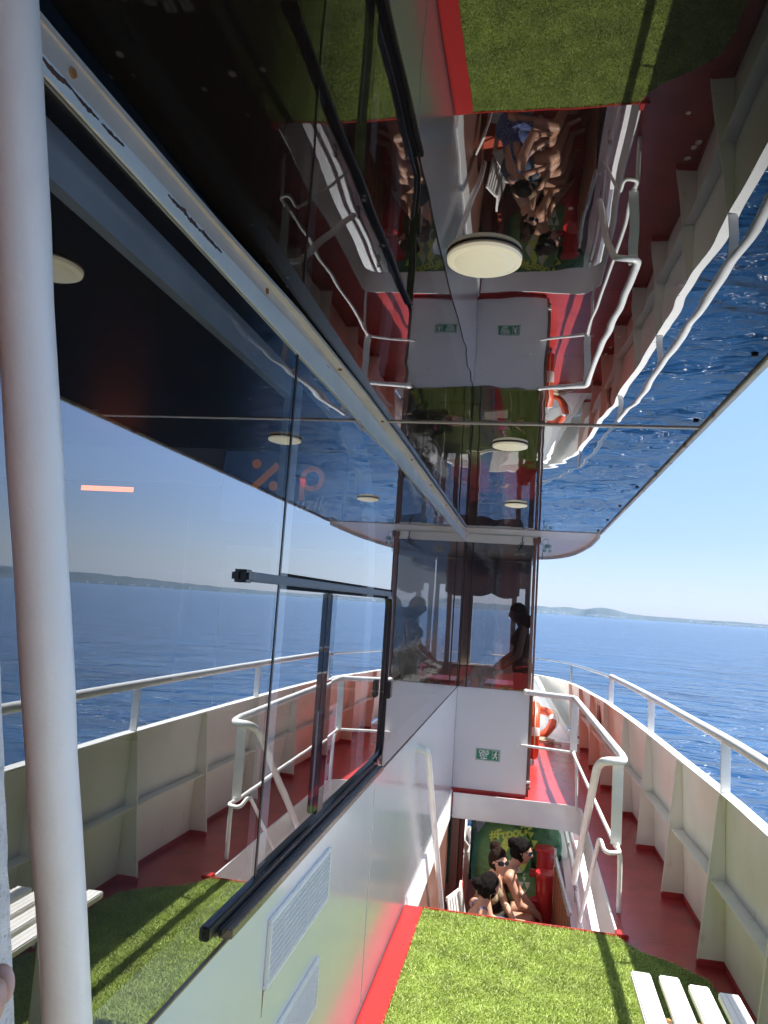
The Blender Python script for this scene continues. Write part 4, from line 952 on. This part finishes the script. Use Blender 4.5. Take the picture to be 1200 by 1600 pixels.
def fuse(bm, voxel, smooth=5):
    me = bpy.data.meshes.new('tmp'); bmesh.ops.recalc_face_normals(bm, faces=bm.faces); bm.to_mesh(me); bm.free()
    o = bpy.data.objects.new('tmp', me); C.objects.link(o)
    r = o.modifiers.new('r', 'REMESH'); r.mode = 'VOXEL'; r.voxel_size = voxel
    s = o.modifiers.new('s', 'SMOOTH'); s.iterations = smooth; s.factor = 0.5
    dg = bpy.context.evaluated_depsgraph_get(); out = bpy.data.meshes.new_from_object(o.evaluated_get(dg))
    bpy.data.objects.remove(o); bpy.data.meshes.remove(me); return out
def mesh_obj(name, me, mat, parent, smooth=True):
    wl = wloc(parent); me.transform(Matrix.Translation(-wl)); me.materials.clear(); me.materials.append(M[mat] if isinstance(mat, str) else mat)
    for p in me.polygons: p.use_smooth = smooth
    me.name = name; o = bpy.data.objects.new(name, me); C.objects.link(o)
    if parent: o.parent = parent; WLOC[o.name] = wl
    return o
def cloth_from(me, keep, lift, name, mat, parent):
    bm = bmesh.new(); bm.from_mesh(me); bm.normal_update()
    bmesh.ops.delete(bm, geom=[f for f in bm.faces if not keep(f.calc_center_median())], context='FACES')
    if not bm.faces: bm.free(); return
    for v in bm.verts: v.co += v.normal*lift
    r = bmesh.ops.extrude_face_region(bm, geom=bm.faces[:])
    m2 = bpy.data.meshes.new(name); bm.to_mesh(m2); bm.free(); mesh_obj(name, m2, mat, parent)
def hair_mesh(c, F, U, S, s, bun=None, mat='hair', parent=None, low=-0.55, seed=0.0):
    bm = bmesh.new(); bmesh.ops.create_uvsphere(bm, u_segments=56, v_segments=40, radius=1)
    dele = []
    for v in bm.verts:
        d = v.co.copy(); k = 1 + 0.08*noise.noise(Vector((d.x*3+seed, d.y*9, d.z*3))) + 0.05*noise.noise(Vector((d.x*9, d.y*18+seed, d.z*5)))
        line = 0.36 + 0.18*(1-abs(d.y))                     # hairline height on the face side
        sink = 0.0
        if d.x > 0.10 and d.z < line - 0.35*(1-d.x): sink = 1
        if d.z < low: sink = 1
        k *= 0.86 if sink else 1.0
        v.co = Vector(c) + (F*(d.x*0.110-0.008) + S*d.y*0.086 + U*(d.z*0.130+0.004))*k*s
    me = fuse(bm, 0.006, 2)
    h = mesh_obj('hair', me, mat, parent)
    if bun:
        q, r = bun
        MB().ball(Vector(c) + (F*q[0] + S*q[1] + U*q[2])*s, r, 24, 18, lambda d: 1 + 0.16*noise.noise(d*3.5+Vector((seed,1,0))) + 0.08*noise.noise(d*9)).build('hair_bun', mat, parent, smooth=True, angle=180)
def shades(c, F, U, S, s, parent):
    cc_ = Vector(c) + (F*0.104 + U*0.012)*s; b = MB()
    for sg_ in (-1, 1):
        q = cc_ + S*0.033*sg_*s - F*0.010*s; n = (F + S*0.35*sg_).normalized(); t = U.cross(n).normalized()
        ring = [q + t*0.029*s*math.copysign(abs(math.cos(a))**0.6, math.cos(a)) + U*0.021*s*math.copysign(abs(math.sin(a))**0.7, math.sin(a)) for a in np.linspace(0, 2*math.pi, 20, endpoint=False)]
        b.prism([p - n*0.0015 for p in ring], n*0.004)
        b.tube([q + t*0.028*s*(1 if (t.dot(S)*sg_) > 0 else -1) + U*0.010*s, Vector(c) + (S*0.078*sg_ - F*0.01 + U*0.018)*s], 0.0032*s, 8)
    b.obox(cc_ + F*0.004*s + U*0.008*s, S*0.012*s, U*0.003*s, F*0.002*s)
    b.build('sunglasses', 'lens', parent, smooth=True, angle=30)
PS = 0.78          # the scene is first laid out in units of about 1.28 m
def woman(headpos, yaw, label, J, face, up, skin, outfit, hair, voxel=0.0058, glasses=True, name='person', k=PS):
    """J: joints in the local frame (x forward, y left, z up from the seat); yaw turns the whole figure"""
    R3 = Matrix.Rotation(yaw, 3, 'Z'); L = Vector((0,0,0)); loc = Vector(headpos) - R3 @ Vector(J['head'])*k
    P = {k: R3 @ Vector(v) + L for k, v in J.items()}
    t = thing(name, (0,0,0), label, 'person'); bm = bmesh.new()
    side = R3 @ Vector((0,1,0)); fwd = R3 @ Vector((1,0,0))
    fl = (fwd, 0.66)
    capsule(bm, P['pelvis']+side*0.06, P['pelvis']-side*0.06, 0.115, 0.115, 18, (fwd, 0.95)); capsule(bm, P['pelvis'], P['waist'], 0.135, 0.108, 20, fl)
    capsule(bm, P['waist'], P['chest'], 0.106, 0.132, 20, fl); capsule(bm, P['chest'], P['neck'] - Vector((0,0,0.03)), 0.125, 0.058, 20, fl)
    capsule(bm, P['neck'], P['head'] - Vector((0,0,0.03)), 0.050, 0.047, 16)
    for s_ in ('l', 'r'):
        sg_ = 1 if s_ == 'l' else -1
        capsule(bm, P['chest']+side*0.05*sg_+fwd*0.065+Vector((0,0,0.0)), P['chest']+side*0.062*sg_+fwd*0.075-Vector((0,0,0.02)), 0.050, 0.052, 14)
        capsule(bm, P['neck']-Vector((0,0,0.035)), P['sh'+s_], 0.042, 0.050, 14); capsule(bm, P['sh'+s_], P['el'+s_], 0.047, 0.036, 14); capsule(bm, P['el'+s_], P['wr'+s_], 0.036, 0.023, 14)
        capsule(bm, P['hip'+s_], P['kn'+s_], 0.088, 0.056, 16); capsule(bm, P['kn'+s_], P['kn'+s_]*0.6+P['an'+s_]*0.4 - fwd*0.012, 0.055, 0.052, 16); capsule(bm, P['kn'+s_]*0.6+P['an'+s_]*0.4 - fwd*0.012, P['an'+s_], 0.052, 0.033, 16)
        capsule(bm, P['an'+s_]-Vector((0,0,0.02)), P['to'+s_], 0.038, 0.026, 12, ((0,0,1), 0.8))
        D = (P['wr'+s_]-P['el'+s_]).normalized(); D = (D + R3 @ Vector((0.3,0,-0.35))).normalized()
        hand_geom(bm, P['wr'+s_], D, R3 @ Vector((0.25,0.15*sg_,1)), -side*sg_, 0.42, 0.95)
    F, U, S = head_geom(bm, P['head'], R3 @ Vector(face), Vector(up), 0.98)
    me = fuse(bm, voxel, 6); body = mesh_obj('body', me, skin, t)
    base = me.copy(); base.transform(Matrix.Translation(wloc(t)))
    inv = R3.inverted()
    for (nm, m, lift, keep) in outfit: cloth_from(base, lambda q, kf=keep: kf(inv @ (q - L), {k: Vector(v) for k, v in J.items()}), lift, nm, m, t)
    hair_mesh(P['head'], F, U, S, 0.98, hair.get('bun'), hair['mat'], t, hair.get('low', -0.55), hair.get('seed', 0))
    if glasses: shades(P['head'], F, U, S, 0.98, t)
    if hair.get('ring'):
        for sg_ in (-1, 1):
            cc_ = P['head'] + (S*0.078*sg_ - F*0.008 - U*0.055)*0.98
            MB().tube([cc_ + (F*math.cos(a) + U*math.sin(a))*0.028 for a in np.linspace(0, 2*math.pi, 24, endpoint=False)], 0.0022, 6, True).build('hoop_earring', 'gold', t, smooth=True)
    t.location = loc; t.scale = (k,k,k)
    return t, P
def seated(lean=0.0, kx=0.44, kz=0.15, hands=((0.40,0.06,0.22),(0.42,-0.06,0.22)), tilt=0.0, arm_out=0.20):
    J = dict(pelvis=(0,0,0.115), waist=(0.02+lean*0.2,0,0.29), chest=(0.04+lean*0.55,0,0.44), neck=(0.05+lean*0.95,tilt*0.3,0.60), head=(0.08+lean*1.15,tilt,0.735))
    for s_, g_ in (('l',1),('r',-1)):
        hx, hy, hz_ = hands[0 if g_ > 0 else 1]
        J['sh'+s_] = (0.03+lean*0.85, 0.165*g_, 0.535); J['wr'+s_] = (hx, hy, hz_)
        J['el'+s_] = (0.10+lean*0.9+(hx-0.3)*0.2, arm_out*g_, 0.30)
        J['hip'+s_] = (0.02, 0.085*g_, 0.105); J['kn'+s_] = (kx, 0.10*g_, kz+0.02*g_); J['an'+s_] = (kx+0.13, 0.09*g_, -0.17); J['to'+s_] = (kx+0.27, 0.10*g_, -0.215)
    return J
top_f = lambda lo, hi, w=0.150: (lambda q, J: lo < q.z < hi and abs(q.y) < w and q.x < 0.25)

# woman in the beige top, facing the camera side
J = seated(0.10, 0.43, 0.16, ((0.38,0.02,0.22),(0.36,-0.10,0.23)))
wB, _ = woman((-0.118, 5.950, -0.283), math.radians(-18), 'woman in beige top and sunglasses sitting between the two others', J, (0.80,-0.62,-0.02), (0,0,1), 'skin',
      [('top', 'beige_cloth', 0.007, top_f(0.20, 0.525)), ('shorts', 'denim', 0.007, lambda q, J: q.z < 0.225 and q.x < 0.26 and q.z > -0.1)], dict(mat='hair_brown', bun=((-0.07,0.0,0.115), 0.052), seed=2))
# woman in profile with dark hair behind
J = seated(0.22, 0.42, 0.17, ((0.47,0.06,0.21),(0.47,-0.08,0.21)), arm_out=0.18)
wC, _ = woman((0.047, 6.250, -0.284), math.radians(2), 'woman in dark halter top and sunglasses looking right in front of the bean bag', J, (1,-0.28,-0.10), (0.1,0,1), 'skin_tan',
      [('top', 'brown_cloth', 0.006, top_f(0.16, 0.46, 0.135)), ('shorts', 'brown_cloth', 0.007, lambda q, J: q.z < 0.215 and q.x < 0.25 and q.z > -0.1)], dict(mat='hair', bun=((-0.095,0.0,0.06), 0.055), seed=5))
# woman with her back to the camera
J = seated(0.10, 0.44, 0.14, ((0.40,0.03,0.20),(0.40,-0.07,0.20)))
wA, _ = woman((-0.166, 5.550, -0.334), math.radians(16), 'woman in blue swimsuit with black hair bun and hoop earring nearest the stair', J, (0.92,0.38,-0.05), (0,0,1), 'skin_tan',
      [('swimsuit', 'blue_cloth', 0.006, lambda q, J: (-0.02 < q.z < 0.36 and abs(q.y) < 0.16 and q.x < 0.22) or (0.34 < q.z < 0.60 and 0.085 < abs(q.y) < 0.105 and q.x < 0.25))], dict(mat='hair', bun=((-0.115,0.02,0.035), 0.050), seed=9, ring=True), glasses=False)
# white plastic chairs
def chair(x, y, yaw, sh, label):
    t = thing('plastic_chair', (0, 0, 0), label, 'chair', 'white plastic chairs under the women')
    def put(b, nm, bev=0.006): b.build(nm, 'plastic_white', t, bevel=bev)
    put(MB().box(-0.19,0.23,-0.17,0.17,sh-0.022,sh-0.0), 'seat')
    b = MB()
    for q in range(5): yy = -0.12+0.06*q; b.obox((-0.215,yy,sh+0.17), (0.008,0,0), (0,0.019,0), (-0.03,0,0.15))
    b.obox((-0.248,0,sh+0.335), (0.011,0,0), (0,0.15,0), (0,0,0.022)); put(b, 'backrest', 0.004)
    for a, c2 in ((-0.17,-0.14),(-0.17,0.14),(0.20,-0.14),(0.20,0.14)): put(MB().box(a-0.018,a+0.018,c2-0.018,c2+0.018,0.001,sh-0.023), 'leg')
    t.location = (x, y, -1.27); t.rotation_euler = (0,0,yaw); t.scale = (PS,PS,PS); return t
for (wt, yaw, lb_) in ((wB, math.radians(-18), 'white plastic chair under the woman in the beige top'), (wC, math.radians(2), 'white plastic chair under the woman in the dark halter top'), (wA, math.radians(16), 'white plastic chair under the woman in the blue swimsuit')):
    chair(wt.location.x, wt.location.y, yaw, (wt.location.z+1.27)/PS-0.004, lb_)
# standing figure inside the cabin
J = dict(pelvis=(0,0,0.92), waist=(0,0,1.08), chest=(0.02,0,1.24), neck=(0.03,0,1.40), head=(0.08,0,1.53), shl=(0,0.17,1.34), shr=(0,-0.17,1.34), ell=(0.05,0.22,1.06), elr=(0.10,-0.22,1.06), wrl=(0.22,0.16,0.92), wrr=(0.25,-0.14,0.95),
         hipl=(0,0.085,0.90), hipr=(0,-0.085,0.90), knl=(0.03,0.09,0.50), knr=(0.02,-0.09,0.50), anl=(0,0.09,0.09), anr=(0,-0.09,0.09), tol=(0.13,0.10,0.03), tor=(0.13,-0.10,0.03))
woman((-0.075, 7.40, 1.52), math.radians(180), 'woman with long dark hair in dark dress standing inside behind the front glass', J, (1,0,-0.15), (0,0,1), 'skin_tan',
      [('dress', 'brown_cloth', 0.012, lambda q, J: 0.55 < q.z < 1.36 and abs(q.y) < 0.19)], dict(mat='hair', bun=((-0.085,0,-0.10), 0.085), low=-0.95, seed=3), voxel=0.010, glasses=False, k=0.80)

# ================================================================== DECK OBJECTS
def bench():
    t = thing('slatted_bench', (0.54, 1.9, 0), 'white slatted bench standing on the turf against the bulwark', 'bench')
    for (x0, x1, ye) in ((0.383,0.444,2.750),(0.470,0.531,2.750),(0.553,0.614,2.715),(0.636,0.697,2.690)):
        b = MB(); b.box(x0, x1, 1.10, ye, 0.395, 0.420)
        s = b.build('slat', 'slat', t, bevel=0.004)
        g_ = MB(); w3 = (x1-x0)/3
        for k in (1, 2): g_.box(x0+w3*k-0.0009, x0+w3*k+0.0009, 1.11, ye-0.006, 0.4202, 0.4206)
        g_.build('groove', 'rope', s)
    for (xa, za, xb, zb) in ((0.765,0.455,0.785,0.535),(0.793,0.565,0.813,0.645)):
        d = Vector((xb-xa,0,zb-za)); n = Vector((d.z,0,-d.x)).normalized()
        b = MB(); b.obox(((xa+xb)/2,1.78,(za+zb)/2), d*0.5, (0,0.70,0), n*0.010); s = b.build('back_slat', 'slat', t, bevel=0.004)
    for y in (1.3, 2.50):
        b = MB(); b.box(0.40,0.74,y-0.025,y+0.025,0.366,0.3945); b.build('cross_bar', 'slat', t, bevel=0.003)
        b = MB(); b.box(0.42,0.46,y-0.02,y+0.02,0.030,0.3655); b.build('leg', 'slat', t, bevel=0.003)
        b = MB(); b.obox((0.785,y,0.335), (0.018,0,0), (0,0.018,0), (0.028,0,0.33)); b.build('leg', 'slat', t, bevel=0.003)
    b = MB()
    for y in (2.50, 1.3):
        for x in (0.457, 0.542): b.lathe([(0.007,0.395),(0.007,0.403),(0.004,0.405)], (x, y, 0), 10)
    b.build('bolts', 'rust', t)
    return t
b0 = bench()
copy_tree(b0, (0.54, -0.1, 0), 'white slatted bench on the turf farther aft behind the camera')

pl = thing('support_pole', (-0.49, 0.87, 0.9), 'thick white painted pipe leaning close to the camera at the left', 'pole')
def polept(z): t = (2.070-z)/1.016; return Vector((-0.487, 0.558+0.292*t, z))
pz = np.linspace(2.19, 0.0, 30)
MB().tube([polept(z) + Vector((0.0006*math.sin(z*23), 0.0008*math.sin(z*17), 0)) for z in pz], [0.0262+0.0006*math.sin(z*31) for z in pz], 40).build('pipe', 'pole', pl, smooth=True)
MB().lathe([(0.05,0.001),(0.05,0.012),(0.03,0.02)], (polept(0.0).x, polept(0).y, 0.014), 28).build('foot_flange', 'pole', pl, smooth=True, angle=30)
ps = thing('steel_stanchion', (-0.47, 0.6, 1.0), 'rough weathered steel bar at the far left edge behind the pole', 'stanchion')
b = MB(); n = 160; A = []; Bq = []
for i in range(n+1):
    z = 0.0 + 2.15*i/n; yr = 0.612 + 0.080*(1.461-z)/0.324 + 0.0022*noise.noise(Vector((z*40,0,0))) + 0.0012*noise.noise(Vector((z*130,3,0)))
    A.append(Vector((-0.462, yr-0.09, z))); Bq.append(Vector((-0.462, yr, z)))
b.strip(A, Bq, (0.012,0,0)); b.build('bar', 'rough_steel', ps)

# photographer's hand resting at the lower left
ph = thing('person', (-0.19, 0.27, 1.40), 'blurred fingertip of the photographer at the lower left edge', 'person'); bm = bmesh.new(); HO = Vector((-0.0025,-0.001,-0.019))
tip = Vector((-0.1785,0.262,1.421)) + HO; base = Vector((-0.190,0.240,1.355)) + HO
capsule(bm, tip, (tip*0.6+base*0.4), 0.0072, 0.0080, 18); capsule(bm, (tip*0.6+base*0.4), base, 0.0084, 0.0096, 18)
W = Vector((-0.215,0.16,1.27))
capsule(bm, base, base*0.4+W*0.6, 0.010, 0.020, 18)
for k, o_ in enumerate((-0.020,-0.040,-0.060)):
    q = base + Vector((o_, 0.004*k, -0.012-0.012*k)); capsule(bm, q, q + Vector((0.006,0.030,0.010)), 0.0090, 0.0085, 12); capsule(bm, q, base*0.3+W*0.7+Vector((o_*0.6,0,0)), 0.0095, 0.013, 12)
capsule(bm, base*0.5+W*0.5+Vector((0.006,0,0)), base*0.5+W*0.5+Vector((0.010,0.050,0.0)), 0.012, 0.0095, 12)
capsule(bm, base*0.35+W*0.65+Vector((-0.02,0,0)), W, 0.034, 0.030, 20, ((0,1,0.4), 0.6)); capsule(bm, W, W+Vector((-0.08,-0.22,-0.12)), 0.027, 0.040, 20)
mesh_obj('hand', fuse(bm, 0.003, 6), 'skin', ph)
nm = MB(); nm.ball(tip + Vector((0.0, 0.0066, 0.001)), (0.0052,0.0020,0.0072), 16, 12); nm.build('fingernail', paint('nail', (0.62,0.38,0.30), 0.25, 0.03, 20, 60, 0), ph, smooth=True)

# lifebuoys
def lifebuoy(c, axis, label, R=0.245, r=0.050):
    t = thing('lifebuoy', c, label, 'lifebuoy'); ax = Vector(axis).normalized(); u = ax.orthogonal().normalized(); v = ax.cross(u); c = Vector(c)
    n = 48; pts = [c + (u*math.cos(2*math.pi*i/n) + v*math.sin(2*math.pi*i/n))*R for i in range(n)]
    MB().tube(pts, r, 20, True).build('ring', 'orange', t, smooth=True)
    for k in range(4):
        a0 = k*math.pi/2+0.55
        MB().tube([c + (u*math.cos(a) + v*math.sin(a))*R for a in np.linspace(a0, a0+0.30, 7)], r+0.0025, 20).build('tape_band', 'tape', t, smooth=True)
    m = 64; pr = []
    for i in range(m):
        a = 2*math.pi*i/m; k = (R+r+0.006) + 0.022*abs(math.sin(a*2)); pr.append(c + (u*math.cos(a) + v*math.sin(a))*k)
    MB().tube(pr, 0.005, 6, True).build('grab_rope', 'rope', t, smooth=True)
    return t
lifebuoy((0.138, 8.35, 0.33), (1,0,0), 'orange lifebuoy hanging edge-on from the forward cabin side')
lifebuoy((0.155, 10.05, 0.150), (-0.35,-0.55,0.76), 'orange lifebuoy with white bands leaning on the bow deck')
b = MB(); pts = []
for i in range(520):
    t = i/520; a = t*2*math.pi*9; R = 0.085 + 0.05*noise.noise(Vector((t*9,0,0)))
    pts.append(Vector((0.285+R*1.25*math.cos(a)+0.02*noise.noise(Vector((t*14,3,0))), 9.62+R*1.0*math.sin(a)+0.03*noise.noise(Vector((t*14,6,0))), 0.012+0.035*t+0.02*abs(noise.noise(Vector((t*30,9,0)))))))
for i in range(60):
    t = i/60; pts.append(pts[-1]*0.9 + 0.1*Vector((0.40+0.10*math.cos(t*6.3-2), 9.60+0.12*math.sin(t*6.3-2), 0.012)))
b.tube(pts, 0.0065, 8); props(b.build('rope_coil', 'rope', None, smooth=True), 'loose coil of pale rope on the bow deck in front of the lifebuoy', 'rope')
# red sill edging on the walkway beside the cabin
# hanging glass floats
gf = thing('glass_floats', (0.16, 6.9, 2.11), 'cluster of small glass balls hanging under the canopy beside the brown post', 'ornament')
MB().tube(fillet([(0.105,6.80,2.13),(0.120,6.82,2.185),(0.165,6.86,2.185),(0.165,6.88,2.15)],0.03,6), 0.003, 8).build('hook', 'steel', gf, smooth=True)
for (x, y, z, r) in ((0.150,6.88,2.128,0.021),(0.178,6.90,2.130,0.021),(0.165,6.87,2.128,0.020),(0.138,6.88,2.090,0.017),(0.183,6.90,2.090,0.017)): MB().ball((x,y,z), r, 20, 14).build('glass_ball', 'clear', gf, smooth=True)
b = MB(); b.tube([(0.122,6.86,2.15),(0.120,6.86,2.03)], 0.0022, 6)
for z in (2.06, 2.04, 2.02): b.ball((0.120,6.86,z), 0.006, 10, 8)
b.build('beads', 'black', gf, smooth=True)
b = MB(); b.tube(fillet([(-0.055,6.69,2.185),(-0.06,6.68,2.15),(-0.045,6.68,2.12),(-0.07,6.68,2.09),(-0.085,6.68,2.06)],0.02,4), 0.004, 8); b.tube([(-0.05,6.682,2.14),(-0.10,6.682,2.10)], 0.003, 6)
b.obox((-0.062,6.678,2.105), (0.008,0,-0.004), (0,0.006,0), (0.003,0,0.014)); props(b.build('loose_cable', 'black', None, smooth=True), 'loose black cable end hanging from the front beam', 'cable')

# ------------------------------------------------------------------ bring the layout to real-world size (deck rail about 1.3 m, people 1.65 m)
K = 1.28
for o in list(scn.objects):
    if o.parent or o.type == 'LIGHT' or o.name in ('hills', 'haze', 'shore_village'): continue
    o.location = o.location*K
    if o.type == 'CAMERA' or o.name == 'sea': continue
    o.scale = o.scale*K
